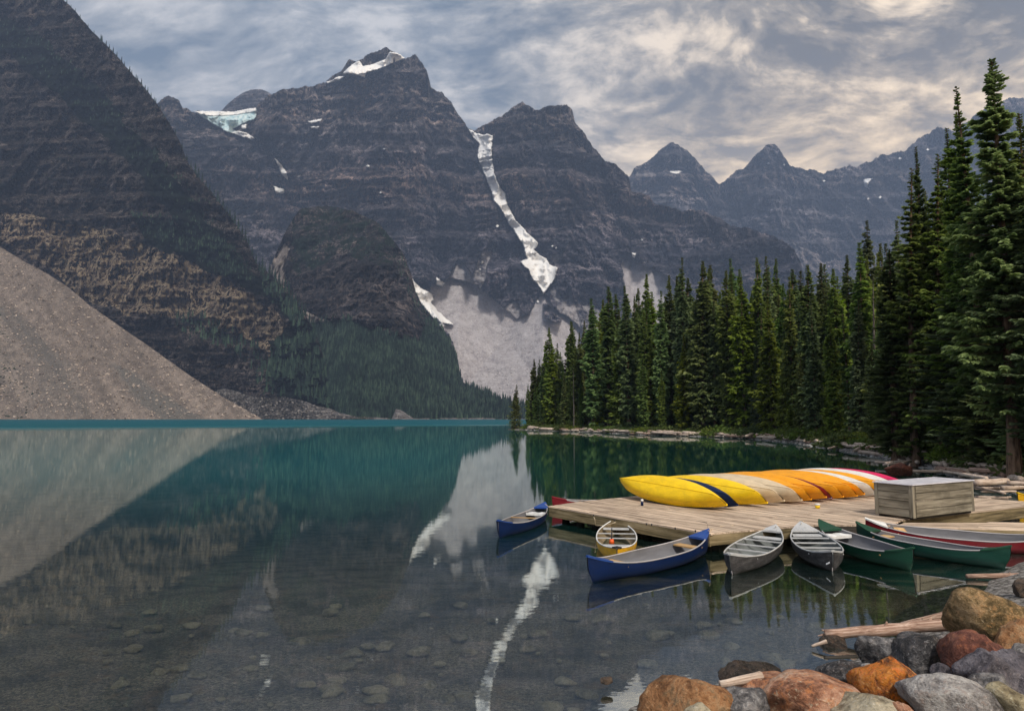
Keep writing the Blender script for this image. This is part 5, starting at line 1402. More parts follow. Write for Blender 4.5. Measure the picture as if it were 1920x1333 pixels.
# dark slabs (float) added below the deck sections to keep daylight out
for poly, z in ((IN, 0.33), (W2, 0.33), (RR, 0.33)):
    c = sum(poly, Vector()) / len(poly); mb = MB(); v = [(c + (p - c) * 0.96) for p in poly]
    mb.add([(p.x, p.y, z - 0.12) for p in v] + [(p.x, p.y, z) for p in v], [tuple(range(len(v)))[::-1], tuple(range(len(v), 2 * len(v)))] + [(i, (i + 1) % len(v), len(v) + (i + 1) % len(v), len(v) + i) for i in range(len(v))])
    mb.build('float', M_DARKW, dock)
for px, py in [(1113, 967), (1152, 975.5), (1212, 983), (1222, 984), (1266, 991), (1304, 996)]:
    q = PZ(px, py, DZ + 0.02); mb = MB(); mb.tube([(q.x, q.y, DZ), (q.x, q.y, DZ + 0.055)], [0.016, 0.02], 8); mb.build('bolt', P['rope'], dock)

# crate on the dock
cz = DZ + 0.07
k0 = PZ(1648, 963.5, cz); k1 = PZ(1713, 971, cz); k2 = PZ(1826, 957.5, cz)
ux = (k2 - k1); lx = ux.length; ux.normalize(); uy = Vector((-ux.y, ux.x, 0)); ly = 1.12
hgt = 0.90
cr = bpy.data.objects.new('storage_box', None); COL.objects.link(cr); cr.location = (k1.x, k1.y, cz); cr.rotation_euler.z = math.atan2(ux.y, ux.x)
tag(cr, 'big grey plank storage box with pale metal lid standing on the dock', 'box')
nb_ = 4
for r in range(nb_):
    z = hgt * (r + 0.5) / nb_; hh = hgt / nb_ - 0.014
    for (cx, cy_, sx_, sy_) in ((lx / 2 + .03, 0.0, lx - 0.22, 0.035), (lx / 2 + .03, ly, lx - 0.22, 0.035)):
        mb = MB(); mb.box((0, 0, 0), sx_, sy_, hh, bev=0.004); mb.build('board', M_CRATE, cr, False, (cx, cy_, z))
    for cx in (0.0, lx):
        mb = MB(); mb.box((0, 0, 0), ly - 0.16, 0.035, hh, bev=0.004); o = mb.build('board', M_CRATE, cr, False, (cx, ly / 2, z)); o.rotation_euler.z = math.pi / 2
for cx, cy_ in ((0.045, 0.045), (lx - 0.045, 0.045), (0.045, ly - 0.045), (lx - 0.045, ly - 0.045)):
    mb = MB(); mb.box((0, 0, 0), hgt + 0.01, 0.13, 0.13, bev=0.006); o = mb.build('corner_post', M_CRATE, cr, False, (cx, cy_, hgt / 2)); o.rotation_euler.y = math.pi / 2
for cx, cy_, a, L_ in ((lx / 2, 0.10, 0, lx - .1), (lx / 2, ly - 0.1, 0, lx - .1)):
    mb = MB(); mb.box((0, 0, 0), L_, 0.09, 0.07); mb.build('skid', M_DARKW, cr, False, (cx, cy_, -0.035))
mb = MB(); mb.box((0, 0, 0), lx + 0.10, ly + 0.10, 0.03, bev=0.006); mb.build('lid', M_LID, cr, False, (lx / 2, ly / 2, hgt + 0.02))

# canoes stored bottom up, leaning on each other like shingles
UP = [('yellow', 1362, 951, 'bright yellow canoe lying bottom up, first and leftmost of the row on the dock'), ('blue', 1382, 951.5, 'blue canoe showing only a strip between the two bright yellow ones on the dock'),
      ('yellow', 1438, 950, 'bright yellow overturned canoe between the blue and the first tan one'), ('tan', 1470, 941.5, 'tan overturned canoe right of the second bright yellow one'), ('tan', 1503, 939, 'tan overturned canoe left of the first orange one'),
      ('orange', 1521, 941, 'orange overturned canoe directly right of the tan pair'), ('orange', 1549, 936.5, 'orange overturned canoe left of the dark red strip'), ('red', 1560, 935, 'dark red overturned canoe showing as a strip among the orange ones'),
      ('orange', 1581, 931, 'orange overturned canoe right of the dark red strip'), ('orange', 1607, 932.5, 'widest looking orange overturned canoe in the middle of the row'), ('orange', 1621, 928.5, 'orange overturned canoe left of the first white one'),
      ('white', 1643, 927, 'white overturned canoe left of the last orange one'), ('orange', 1668, 925, 'last orange overturned canoe beside the storage box'), ('white', 1690, 923, 'white overturned canoe behind the storage box'),
      ('magenta', 1712, 921, 'pink red overturned canoe at the right end of the row')]
N0 = PZ(1362, 951, 0.62); F0 = PZ(1173, 905, 1.02)
vdir = F0 - N0; vdir.z = 0; LEN = 4.62; vdir.normalize()
q0 = N0; qn = PZ(1728, 921.5, 0.62)
for i, (colr, nx2, ny2, lb) in enumerate(UP):
    # near tips fall on a straight row; keep the measured spacing along it
    d_ = ray(nx2, 940); a2 = (qn - q0)
    # intersection of the pixel column with the row line (2-D)
    den_ = d_.x * a2.y - d_.y * a2.x; tpar = (q0.x * a2.y - q0.y * a2.x) / den_
    tip = Vector((d_.x * tpar, d_.y * tpar, 0))
    hid = colr in ('blue', 'red')
    e = make_canoe(lb, L=LEN, B=0.90, depth=0.37, sheer=0.17, hull=colr, inner='inner', deck=colr, rim=colr if colr in ('yellow', 'orange', 'tan', 'blue') else 'rim', seats=('ash', 'ash'), thwarts=1, group='canoes stored bottom up on the dock', deck_len=0.35)
    X_ = -vdir                                         # from far tip to near tip
    X_ = Vector((X_.x, X_.y, -0.045 if i == 0 else -0.03)).normalized()
    side = Vector((-X_.y, X_.x, 0)).normalized()
    if side.x < 0: side = -side                        # towards the right of the row
    rollA = math.radians(50 + random.uniform(-3, 3) - (0 if i == 0 else 4))
    # the open side of the hull looks down and to the right
    Zc = (-Vector((0, 0, 1)) * math.cos(rollA) + side * math.sin(rollA)).normalized()
    Zc = (Zc - X_ * Zc.dot(X_)).normalized(); Yc = Zc.cross(X_).normalized()
    R3 = Matrix((X_, Yc, Zc)).transposed()
    tip_local = Vector((LEN / 2, 0, 0.37 + 0.17))
    ztip = 0.66 if not hid else 0.62
    loc = Vector((tip.x, tip.y, ztip)) - R3 @ tip_local
    mw = R3.to_4x4(); mw.translation = loc; e.matrix_world = mw
    # keep the lowest gunwale on the rack
    o_ = canoe_meshes(LEN, 0.90, 0.37, 0.17)[0].reshape(-1, 3)
    zmin = min((R3 @ Vector(q) + loc).z for q in o_[::3])
    e.location.z += (DZ + 0.035) - zmin
    if hid: e.location.z -= 0.02
# rack rails under the row
rk = bpy.data.objects.new('canoe_rack', None); COL.objects.link(rk); tag(rk, 'low dark timber rack under the row of overturned canoes', 'rack')
for f_ in (0.28, 0.62):
    a = q0 + vdir * LEN * f_; b = qn + vdir * LEN * f_; d_ = b - a; c = (a + b) / 2
    mb = MB(); mb.box((0, 0, 0), d_.length + 0.4, 0.10, 0.030); o = mb.build('rail', M_DARKW, rk, False, (c.x, c.y, DZ + 0.019)); o.rotation_euler.z = math.atan2(d_.y, d_.x)
# bucket and cleat
q = PZ(1533, 953, DZ); bk = bpy.data.objects.new('bucket', None); COL.objects.link(bk); bk.location = (q.x, q.y, DZ + 0.004); tag(bk, 'small yellow bucket with white rim under the orange canoe tips', 'bucket')
mb = MB(); mb.tube([(0, 0, 0), (0, 0, 0.10)], [0.065, 0.08], 14); mb.build('body', P['yellow'], bk, True)
mb = MB(); mb.tube([(0, 0, 0.10), (0, 0, 0.15)], [0.083, 0.088], 14); mb.build('rim', P['seat_w'], bk, True)
q = PZ(1204, 948, DZ); bl = bpy.data.objects.new('mooring_post', None); COL.objects.link(bl); bl.location = (q.x, q.y, DZ + 0.004); tag(bl, 'short dark mooring post with white cap left of the yellow canoe', 'post')
mb = MB(); mb.tube([(0, 0, 0), (0, 0, 0.14)], 0.045, 10); mb.build('post', P['blue'], bl, True)
mb = MB(); mb.tube([(0, 0, 0.14), (0, 0, 0.21)], [0.05, 0.04], 10); mb.build('cap', P['seat_w'], bl, True)
# yellow canoe end at the right picture edge
e = make_canoe('yellow canoe whose end shows at the right picture edge beyond the dock', L=4.6, hull='yellow2', inner='inner_y', deck='yellow', rim='yellow', group=None)
a = PZ(1905, 925, 0.62); e.location = (a.x + 2.2, a.y + 0.9, 0.06); e.rotation_euler.z = math.atan2(0.9, 2.2) + math.pi

# ---------------------------------------------------------------- boulders
def rock_tex(name, cols, spots, spotamt=0.5, scale=3.0, rough=0.6, spec=0.3, crack=0.0):
    scale = scale * 0.7; m, t, b, out = material(name); p = objc(t); oi = t.new('ShaderNodeObjectInfo')
    q = t.vmath('ADD', p, t.vmath('SCALE', (11.0, 5.0, 8.0), t.math('MULTIPLY', oi.outputs['Random'], 10.0)))
    n = t.noise(q, scale, 8, 0.68, 0.4); n2 = t.noise(q, scale * 5, 6, 0.7); n3 = t.noise(q, scale * 11, 5, 0.7)
    k = t.math('ADD', t.math('MULTIPLY', n, 0.62), t.math('MULTIPLY', n2, 0.38))
    c = t.ramp(k, [(0.40, cols[0]), (0.48, cols[1]), (0.54, cols[2]), (0.62, cols[3])])
    c = t.mix(t.mapr(n2, 0.53, 0.60, 0, spotamt), c, spots)
    c = t.mix(t.mapr(n3, 0.55, 0.68, 0, 0.30), c, tuple(min(1, x * 2.0) for x in cols[3]))
    c = t.mix(t.mapr(n3, 0.44, 0.34, 0, 0.5), c, tuple(x * 0.35 for x in cols[0]))
    v = t.voronoi(t.vmath('ADD', q, t.vmath('SCALE', t.noise(q, 4, 3, color=True), 0.35)), 2.4, 'DISTANCE_TO_EDGE')
    cr_ = t.math('MULTIPLY', t.mapr(v, 0.035, 0.0), t.mapr(t.noise(q, 2.0, 2), 0.48, 0.60))
    c = t.mix(t.math('MULTIPLY', cr_, crack), c, tuple(x * 0.25 for x in cols[0]))
    t.link(c, b.inputs['Base Color']); t.link(t.mapr(n, 0.3, 0.7, rough * 0.7, rough * 1.3), b.inputs['Roughness'])
    b.inputs['Specular IOR Level'].default_value = spec
    h = t.math('SUBTRACT', t.math('ADD', t.math('MULTIPLY', n, 1.0), t.math('ADD', t.math('MULTIPLY', n2, 0.55), t.math('MULTIPLY', n3, 0.15))), t.math('MULTIPLY', cr_, 0.5 * crack))
    bump(t, b, h, 1.0, 0.13)
    return m
RM = {
    'ochre': rock_tex('ochre_boulder', [(0.07, 0.05, 0.02), (0.20, 0.13, 0.055), (0.36, 0.24, 0.12), (0.48, 0.36, 0.22)], (0.50, 0.26, 0.10)),
    'brown': rock_tex('brown_orange_boulder', [(0.08, 0.035, 0.014), (0.24, 0.11, 0.045), (0.38, 0.19, 0.085), (0.46, 0.30, 0.17)], (0.10, 0.07, 0.035)),
    'redbrown': rock_tex('red_brown_boulder', [(0.05, 0.018, 0.013), (0.13, 0.045, 0.032), (0.21, 0.080, 0.055), (0.28, 0.14, 0.10)], (0.32, 0.10, 0.04)),
    'dark': rock_tex('dark_grey_boulder', [(0.02, 0.02, 0.022), (0.06, 0.058, 0.062), (0.15, 0.145, 0.15), (0.40, 0.385, 0.38)], (0.10, 0.055, 0.03), 0.25),
    'purple': rock_tex('purple_grey_boulder', [(0.04, 0.037, 0.045), (0.10, 0.092, 0.108), (0.16, 0.148, 0.17), (0.28, 0.26, 0.28)], (0.09, 0.06, 0.06), 0.3),
    'pink': rock_tex('pink_orange_boulder', [(0.16, 0.065, 0.035), (0.42, 0.20, 0.12), (0.58, 0.33, 0.22), (0.68, 0.50, 0.38)], (0.55, 0.19, 0.05), 0.55),
    'orange': rock_tex('bright_orange_boulder', [(0.035, 0.012, 0.006), (0.34, 0.10, 0.012), (0.66, 0.22, 0.018), (0.62, 0.36, 0.15)], (0.80, 0.16, 0.01), 0.6, rough=0.35, spec=0.5, crack=0.9),
    'white': rock_tex('white_grey_boulder', [(0.10, 0.09, 0.085), (0.30, 0.28, 0.27), (0.48, 0.46, 0.44), (0.64, 0.62, 0.60)], (0.20, 0.12, 0.09), 0.5),
    'cream': rock_tex('cream_boulder', [(0.22, 0.18, 0.12), (0.48, 0.42, 0.30), (0.60, 0.54, 0.41), (0.68, 0.64, 0.54)], (0.60, 0.45, 0.25), 0.4),
    'yellow': rock_tex('yellowish_boulder', [(0.12, 0.09, 0.05), (0.34, 0.28, 0.17), (0.52, 0.44, 0.28), (0.60, 0.54, 0.40)], (0.16, 0.11, 0.06), 0.5),
    'wet': rock_tex('wet_dark_boulder', [(0.015, 0.012, 0.010), (0.045, 0.035, 0.028), (0.09, 0.065, 0.05), (0.16, 0.12, 0.09)], (0.08, 0.04, 0.02), 0.4, rough=0.3),
    'bed': rock_tex('submerged_stone', [(0.20, 0.17, 0.11), (0.42, 0.36, 0.25), (0.58, 0.50, 0.36), (0.68, 0.60, 0.46)], (0.22, 0.16, 0.09), 0.4),
}


def rock_mesh(seed, sx_, sy_, sz_, facets=11, sub=4, flat=0.0):
    g = np.random.default_rng(seed)
    bm = bmesh.new(); bmesh.ops.create_icosphere(bm, subdivisions=sub, radius=1.0)
    v = np.array([p.co[:] for p in bm.verts]); f = np.array([[q.index for q in fc.verts] for fc in bm.faces]); bm.free()
    n = g.normal(0, 1, (facets, 3)); n /= np.linalg.norm(n, axis=1)[:, None]
    d = g.uniform(0.55, 0.95, facets)
    dots = v @ n.T
    r = d / np.maximum(dots, 1e-3); r = np.minimum(r, 3.0)
    rs = -np.log(np.exp(-38 * r).sum(1) + np.exp(-38 * 1.08)) / 38          # soft minimum: rounded facets
    v = v * rs[:, None]
    nz = fbm(v[:, 0] * 1.6 + seed, v[:, 1] * 1.6, v[:, 2] * 1.6, 3, seed) * 0.16 + fbm(v[:, 0] * 5 + seed, v[:, 1] * 5, v[:, 2] * 5, 5, seed + 5, 0.65) * 0.07 - 0.05 * np.abs(fbm(v[:, 0] * 2.6 + seed, v[:, 1] * 2.6, v[:, 2] * 2.6, 3, seed + 9, 0.5, ridged=True))
    v = v * (1 + nz)[:, None]
    ex = v.max(0) - v.min(0)
    v = (v - (v.max(0) + v.min(0)) / 2) / ex * np.array([sx_, sy_, sz_])
    return v, f


def boulder(x0, x1, y0, y1, D, mat, label, seed, depth=1.0, tilt=0.0, facets=11, group='boulders on the near bank', name='boulder'):
    """a boulder that fills the pixel box x0..x1, y0..y1 at ground distance D"""
    c = PD((x0 + x1) / 2, (y0 + y1) / 2, D); s = D / F
    wx = (x1 - x0) * s * 1.02; wz = (y1 - y0) * s * 1.0
    dn = wx * 0.85 * depth
    v, f = rock_mesh(seed, wx, dn, wz, facets)
    me = mesh_np(name, v, f, RM[mat]); o = link(name, me, None, tuple(c)); o.rotation_euler = (0, tilt, 0)
    tag(o, label, 'boulder', group)
    return o

BO = [(1779, 1945, 1103, 1232, 9.6, 'ochre', 'largest tan and ochre boulder holding down the driftwood log', 1, .9, .05, 8), (1857, 1960, 1160, 1262, 8.9, 'brown', 'orange brown boulder on top at the right picture edge', 2, 1, 0, 9),
      (1609, 1690, 1193, 1262, 9.1, 'dark', 'dark grey boulder at the water left of the darker angular one', 3, 1, .1, 9), (1673, 1784, 1185, 1280, 8.8, 'dark', 'dark angular boulder with white veins behind the orange one', 4, 1, -.1, 7),
      (1754, 1800, 1191, 1216, 9.4, 'white', 'small pinkish white rock between dark and red brown boulders', 5, 1, 0, 9), (1770, 1884, 1184, 1296, 8.2, 'redbrown', 'red brown boulder below the largest ochre one', 6, 1, .1, 8),
      (1884, 1950, 1206, 1262, 8.0, 'white', 'pale grey rock at the right edge under the orange brown one', 7, 1, 0, 9), (1796, 1897, 1218, 1308, 7.6, 'purple', 'purple grey boulder right of the red brown one', 8, 1, 0.2, 9),
      (1850, 1945, 1228, 1310, 7.6, 'purple', 'purple grey boulder cut by the right picture edge', 9, 1, -.1, 9), (1822, 1905, 1265, 1320, 7.1, 'dark', 'grey speckled rock between purple and yellowish boulders', 10, 1, 0, 8),
      (1857, 1960, 1285, 1375, 6.7, 'yellow', 'yellowish speckled boulder in the bottom right corner', 11, 1, 0, 9), (1696, 1866, 1266, 1385, 6.9, 'white', 'big pale grey boulder with brown stains right of the orange one', 12, 1, .1, 8),
      (1609, 1747, 1235, 1328, 7.4, 'orange', 'glowing bright orange boulder with black cracks', 13, 1, 0, 9), (1607, 1650, 1242, 1300, 7.9, 'white', 'pale rock showing at the left edge of the bright orange boulder', 14, 1, 0, 9),
      (1522, 1624, 1231, 1292, 8.1, 'dark', 'grey and brown boulder at the water behind the pink orange one', 15, 1, .05, 9), (1491, 1540, 1259, 1286, 8.2, 'cream', 'small cream rock at the water left of the grey and brown boulder', 16, 1, 0, 9),
      (1432, 1613, 1265, 1362, 7.3, 'pink', 'large pink orange speckled boulder left of the bright orange one', 17, 1, -.05, 8), (1384, 1492, 1267, 1325, 7.7, 'pink', 'smaller salmon pink boulder beside the pale log', 18, 1, 0, 9),
      (1349, 1476, 1249, 1296, 8.1, 'wet', 'wet dark brown boulder at the water behind the salmon one', 19, 1, .1, 9), (1324, 1446, 1285, 1372, 7.1, 'dark', 'grey rough boulder at the bottom between brown and pink ones', 20, 1, 0.1, 9),
      (1192, 1372, 1270, 1420, 7.2, 'brown', 'long brown orange boulder at the bottom left of the bank', 21, 1, -.30, 7), (1280, 1340, 1318, 1370, 6.8, 'cream', 'pale rock at the bottom picture edge beside the long brown boulder', 22, 1, 0, 9),
      (1556, 1696, 1307, 1385, 6.8, 'cream', 'smooth cream boulder at the bottom below the bright orange one', 23, 1, 0, 9), (1747, 1784, 1244, 1278, 7.9, 'purple', 'small dark rock wedged left of the red brown boulder', 24, 1, 0, 8),
      (1903, 1945, 1088, 1125, 12.5, 'wet', 'dark rock on the gravel at the right edge above the largest boulder', 26, 1, 0, 9), (1672, 1712, 1318, 1360, 6.7, 'pink', 'small pinkish rock at the bottom edge beside the big pale boulder', 27, 1, 0, 9)]
for q in BO:
    boulder(q[0], q[1], q[2], q[3], q[4], q[5], q[6], q[7], q[8], q[9], q[10])
boulder(1537, 1592, 1194, 1232, 10.6, 'wet', 'dark round stone rising from the shallows below the log end', 25, 1, 0, 10, None)
boulder(1126, 1148, 1269, 1281, 8.9, 'wet', 'small dark stone tip in the water above the long brown boulder', 28, 1, 0, 10, None)
# filler stones in the gaps of the bank
random.seed(11)
for k in range(120):
    px = random.uniform(1190, 1935); lim = float(np.interp(px, [1190, 1350, 1500, 1600, 1700, 1780, 1860, 1935], [1322, 1290, 1282, 1262, 1240, 1225, 1235, 1245]))
    py = random.uniform(lim, 1345); D = float(np.interp(py, [1200, 1345], [9.0, 7.0])) + random.uniform(0.0, 0.3)
    c = PD(px, py, D); s = random.uniform(0.08, 0.26)
    v, f = rock_mesh(100 + k, s * 1.3, s, s * 0.8, 9, 3)
    o = link('small_rock', mesh_np('small_rock', v, f, RM[random.choice(['white', 'purple', 'dark', 'cream', 'pink', 'brown'])]), None, (c.x, c.y, max(0.05, c.z - 0.15)), (random.uniform(-.3, .3), random.uniform(-.3, .3), random.uniform(0, 6)))
    tag(o, 'small rock wedged between the boulders of the near bank', 'rock', 'small rocks between the boulders')
# gravel bank under the boulders, raised towards the right
# flat stones lying on the lake bed
BED = [(215, 1172, 28), (245, 1186, 26), (300, 1259, 30), (338, 1254, 34), (370, 1267, 34), (575, 1283, 34), (625, 1277, 44), (620, 1288, 40), (624, 1297, 44), (745, 1273, 48), (803, 1283, 30), (705, 1295, 48), (705, 1311, 42), (838, 1311, 28), (870, 1305, 32), (1060, 1278, 38), (1030, 1325, 50),
       (250, 1215, 30), (470, 1253, 30), (650, 1250, 36), (725, 1210, 30), (660, 1225, 44), (560, 1204, 40), (1235, 1190, 50), (1330, 1190, 40), (1370, 1212, 30), (1535, 1178, 50), (1445, 1232, 36), (1475, 1245, 40), (1215, 1245, 36), (990, 1217, 30), (880, 1222, 30), (785, 1220, 40), (1130, 1161, 40),
       (360, 1172, 30), (280, 1147, 26), (620, 1148, 30), (95, 1332, 30), (340, 1310, 36), (490, 1190, 24), (1100, 1300, 40), (930, 1240, 30)]
for i in range(75): BED.append((random.uniform(20, 1500), random.uniform(1130, 1335), random.choice([8, 10, 12, 16, 22, 32])))
for i, (px, py, wd_) in enumerate(BED):
    c = PZ(px, py, -0.25); zz = float(bed_z(c.x, c.y)); c = PZ(px, py, zz + 0.03)
    if c.x > float(np.interp(c.y, [7, 9, 11], [1.0, 3.2, 6.0])) + 0.1: continue
    w_ = wd_ * c.y / F * 1.1
    v, f = rock_mesh(200 + i, w_, w_ * 0.75, w_ * 0.30 + 0.03, 10, 3)
    o = link('submerged_stone', mesh_np('submerged_stone', v, f, RM['bed']), None, tuple(c), (0, 0, random.uniform(-.5, .5)))
    tag(o, 'flat stone lying on the lake bed under shallow water', 'stone', 'flat stones on the lake bed')


# ---------------------------------------------------------------- driftwood
def log_obj(a, b, r0, r1, label, group=None, mat=M_LOG, seed=0, kinks=6, knots=3):
    g = random.Random(seed); a = Vector(a); b = Vector(b); d = b - a; L = d.length; c = (a + b) / 2
    pts = []; rad = []
    for k in range(kinks + 1):
        t = k / kinks; pts.append(Vector(((t - 0.5) * L, g.uniform(-1, 1) * L * 0.008, g.uniform(-1, 1) * L * 0.006))); rad.append((r0 + (r1 - r0) * t) * g.uniform(0.93, 1.08))
    mb = MB(); mb.tube(pts, rad, 10)
    o = mb.mesh('driftwood_log', mat, True)
    ob = link('driftwood_log', o, None, tuple(c)); ob.rotation_euler = d.to_track_quat('X', 'Z').to_euler()
    tag(ob, label, 'log', group)
    for k in range(knots):
        x = g.uniform(-0.42, 0.42) * L; an = g.uniform(0, 6.28); r = r0 + (r1 - r0) * (x / L + .5)
        mb = MB(); mb.tube([(x, math.cos(an) * r * 0.8, math.sin(an) * r * 0.8), (x + r * .3, math.cos(an) * r * 1.5, math.sin(an) * r * 1.5)], [r * 0.28, r * 0.14], 6)
        mb.build('knot', mat, ob)
    return ob

log_obj(PZ(1547, 1190, 0.09), PD(1800, 1168, 10.3), 0.075, 0.092, 'main bare driftwood log reaching from the water to the largest boulder', mat=M_LOGR, seed=1, knots=7, kinks=10)
g_ = PZ(1547, 1190, 0.09)
mb = MB(); mb.tube([g_ + Vector((0.05, 0, 0.02)), g_ + Vector((-0.10, 0.02, -0.02))], [0.03, 0.006], 6); mb.tube([g_ + Vector((0.05, 0, 0.04)), g_ + Vector((-0.04, 0.02, 0.07))], [0.03, 0.008], 6)
o = mb.build('splintered_end', M_LOGR); tag(o, 'splintered tip at the water end of the main driftwood log', 'log splinter')
log_obj(PZ(1690, 1170, 0.10), PD(1800, 1148, 11.2), 0.03, 0.075, 'thin reddish log rising behind the main driftwood log', mat=M_LOGR, seed=2)
log_obj(PZ(1812, 1080, 0.06), PZ(1950, 1080, 0.10), 0.05, 0.07, 'reddish log lying on the gravel below the teal green canoe', mat=M_LOGR, seed=3)
log_obj(PZ(1522, 1211, 0.05), PZ(1550, 1202, 0.12), 0.02, 0.03, 'short broken stick leaning on the dark round stone', mat=M_LOG, seed=4, knots=0)
log_obj(PZ(1546, 1233, 0.0), PZ(1612, 1230, 0.0), 0.02, 0.03, 'thin dark strip at the water surface beside the dark grey boulder', mat=M_DARKW, seed=5, knots=0)  # thin dark rod lying level with the water
log_obj(PD(1350, 1283, 7.6), PD(1428, 1267, 7.7), 0.04, 0.05, 'short pale bleached log between salmon and brown boulders', mat=M_LOG, seed=6, knots=1)
log_obj(PZ(1375, 1022, 0.0), PZ(1700, 1090, -0.12), 0.02, 0.02, 'thin pale pole lying just under the water below the green canoe', mat=M_LOG, seed=7, knots=0) if False else None
random.seed(21)
def bank_log(px, inn, dpy, L, ang, r, label, group, seed):
    s0 = float(s_at(px)); x, y, a, b = (float(q) for q in shore(s0)); x2, y2, _, _ = (float(q) for q in shore(s0 + 1.5))
    th = math.atan2(y2 - y, x2 - x) + ang
    cx = x + a * inn; cy_ = y + b * inn; z = ground_h(max(0, inn)) * 0.8 + r + dpy
    v = Vector((math.cos(th), math.sin(th), random.uniform(-.05, .05))) * L / 2; c = Vector((cx, cy_, z))
    log_obj(c - v, c + v, r, r * 0.7, label, group, M_LOG if random.random() < 0.75 else M_LOGR, seed, 4, 2)
for i in range(150):
    px = 990 + (1905 - 990) * ((i * 0.61803 + .3) % 1.0)
    far_ = px < 1450
    bank_log(px, random.uniform(-0.8, 1.0 if far_ else 2.0), random.uniform(0, 0.40), random.uniform(2.2, 6.5) * (1.0 if far_ else 0.75), random.gauss(0, 0.25), random.uniform(0.12, 0.30) * (1.15 if far_ else 0.75),
             'bleached driftwood log in the line along the wooded shore', 'driftwood along the wooded shore', 100 + i)
# the tangle of logs behind the dock
PLL = [(1828, 905, 1888, 902, .95, .14, 'thick pale log end beside the right end of the storage box'), (1888, 905, 1940, 907, 1.0, .09, 'pale log at the right picture edge above the thinner ones'), (1880, 915, 1945, 912, .75, .09, 'long tan log at the right picture edge in front of the trunk'),
       (1826, 913, 1885, 925, .7, .05, 'thin bleached pole slanting down behind the dock'), (1826, 915, 1880, 915, .65, .06, 'slim log lying level behind the storage box'), (1828, 932, 1890, 934, .35, .07, 'low pale log just beyond the dock deck'), (1830, 938, 1895, 932, .30, .05, 'thin pale stick low beyond the dock deck'),
       (1706, 883, 1772, 884, .5, .09, 'long log behind the storage box left part'), (1700, 868, 1640, 866, .3, .10, 'pale log left of the root tangle'), (1660, 868, 1708, 864, .55, .10, 'log lying on top of the red boulder'), (1770, 884, 1830, 893, .6, .08, 'log running behind the storage box to the right'),
       (1800, 889, 1850, 897, .7, .10, 'bleached log half behind the storage box right corner'), (1840, 922, 1905, 921, .5, .05, 'grey stick level with the yellow canoe end')]
for i, (xa, ya, xb, yb_, z, r, lb) in enumerate(PLL):
    log_obj(PZ(xa, ya, z), PZ(xb, yb_, z), r, r * 0.85, lb, 'logs heaped behind the dock', M_LOG, 300 + i, 5, 2)
boulder(1655, 1708, 866, 892, 38.0, 'redbrown', 'reddish boulder under the root tangle behind the canoes', 31, 1, 0, 9, None)
# curling roots over that boulder
rb = bpy.data.objects.new('root_tangle', None); COL.objects.link(rb); c = PZ(1676, 889, 0.1); rb.location = tuple(c); tag(rb, 'curling bleached root tangle leaning on the reddish boulder', 'root')
for k, pts in enumerate([[(0, 0, 0), (.05, 0, .4), (0, 0, .8), (-.15, 0, .75)], [(-.3, 0, 0), (-.4, 0, .3), (-.3, 0, .6), (-.1, 0, .75)], [(.7, 0, 0), (.75, 0, .25), (.95, 0, .5), (1.1, .1, .65)], [(-.6, .1, .55), (-.2, 0, .62), (.5, 0, .70), (.9, 0, .80)]]):
    mb = MB(); P3 = [Vector(q) * 0.95 for q in pts]; mb.tube(P3, [.06, .05, .045, .02], 7); mb.build('root', M_LOG, rb, True)
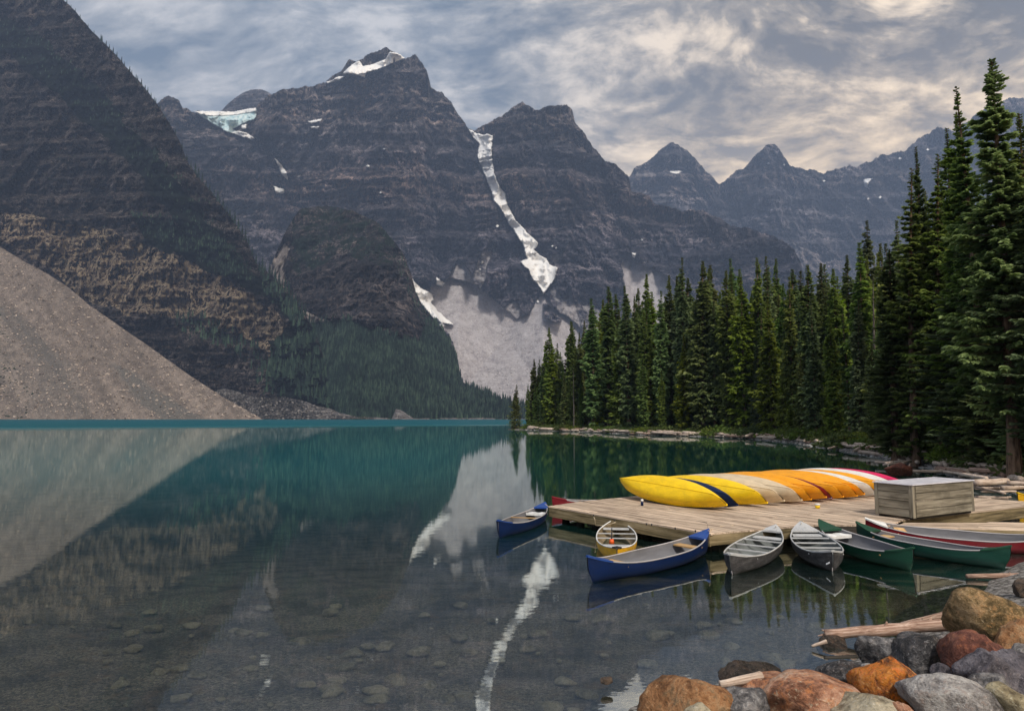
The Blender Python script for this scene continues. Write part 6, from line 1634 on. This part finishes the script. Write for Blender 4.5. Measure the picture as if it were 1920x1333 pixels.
# fine debris and gravel spill at the wooded shore: real stones along the waterline
def stone_line(n, rmin, rmax, pxa, pxb, inn, name, label):
    Vs = []; Fs = []; k = 0; g = np.random.default_rng(9)
    protos = [rock_mesh(500 + j, 1, 0.9, 0.6, 8, 1) for j in range(5)]
    for i in range(n):
        px = g.uniform(pxa, pxb); s0 = float(s_at(px)); x, y, a, b = (float(q) for q in shore(s0)); w_ = g.uniform(*inn)
        r = g.uniform(rmin, rmax); v, f = protos[g.integers(5)]; an = g.random() * 6.28; ca, sa = math.cos(an), math.sin(an)
        vv = v * r; vv = np.stack([vv[:, 0] * ca - vv[:, 1] * sa, vv[:, 0] * sa + vv[:, 1] * ca, vv[:, 2]], -1) + np.array([x + a * w_, y + b * w_, ground_h(max(0, w_)) * 0.9])
        Vs.append(vv); Fs.append(f + k); k += len(v)
    o = link(name, mesh_np(name, np.concatenate(Vs), np.concatenate(Fs), RM['white'])); tag(o, label, 'rubble', kind='stuff')
stone_line(1500, 0.12, 0.5, 985, 1900, (-0.5, 1.8), 'shore_rubble', 'pale stones and broken wood scattered along the wooded waterline')

def rope(pts, label):
    mb = MB(); P4 = [Vector(p) for p in pts]; Q = []
    for i in range(len(P4) - 1):
        for k in range(5): Q.append(P4[i].lerp(P4[i + 1], k / 5) - Vector((0, 0, 0.05 * math.sin(math.pi * k / 5) * (P4[i + 1] - P4[i]).length)))
    Q.append(P4[-1]); mb.tube(Q, 0.009, 5); o = mb.build('rope', P['tan'], None, True); tag(o, label, 'rope')
rope([PZ(1113, 967, DZ + .01), PZ(1115, 972, DZ - 0.02), PZ(1117, 985, 0.26), PZ(1154, 979, 0.42)], 'thin rope from the dock edge to the tip of the small yellow canoe')
rope([PZ(1022, 944, 0.56), PZ(1034, 951, DZ + .01), PZ(1060, 952, DZ + .01)], 'thin rope tying the left blue canoe to the dock corner')
rope([PZ(1328, 994, 0.66), PZ(1332, 992, DZ + .02), PZ(1352, 986, DZ + .01), PZ(1375, 984, DZ + .01)], 'thin rope running from the long blue canoe over the dock')
rope([PZ(1454, 986, 0.60), PZ(1458, 983, DZ + .02), PZ(1470, 979, DZ + .01)], 'short rope from the first aluminium canoe to the dock deck')
rope([PZ(1502, 980, 0.66), PZ(1506, 976, DZ + .02), PZ(1490, 973, DZ + .01)], 'short rope from the second aluminium canoe to the dock deck')
# ---------------------------------------------------------------- haze between here and the mountains
hz, ht, hb, ho = material('thin_haze'); ht.n.remove(hb)
pv = ht.new('ShaderNodeVolumePrincipled'); pv.inputs['Color'].default_value = (0.45, 0.62, 1.0, 1)
pv.inputs['Density'].default_value = 0.000082; pv.inputs['Anisotropy'].default_value = 0.0
ht.link(pv.outputs[0], ho.inputs['Volume'])
hm = MB(); hm.box((0, 4400, 1615), 15400, 10900, 3250.0)
hz_o = hm.build('haze', hz); tag(hz_o, 'thin blue haze lying over the lake and mountains', 'haze', kind='stuff')
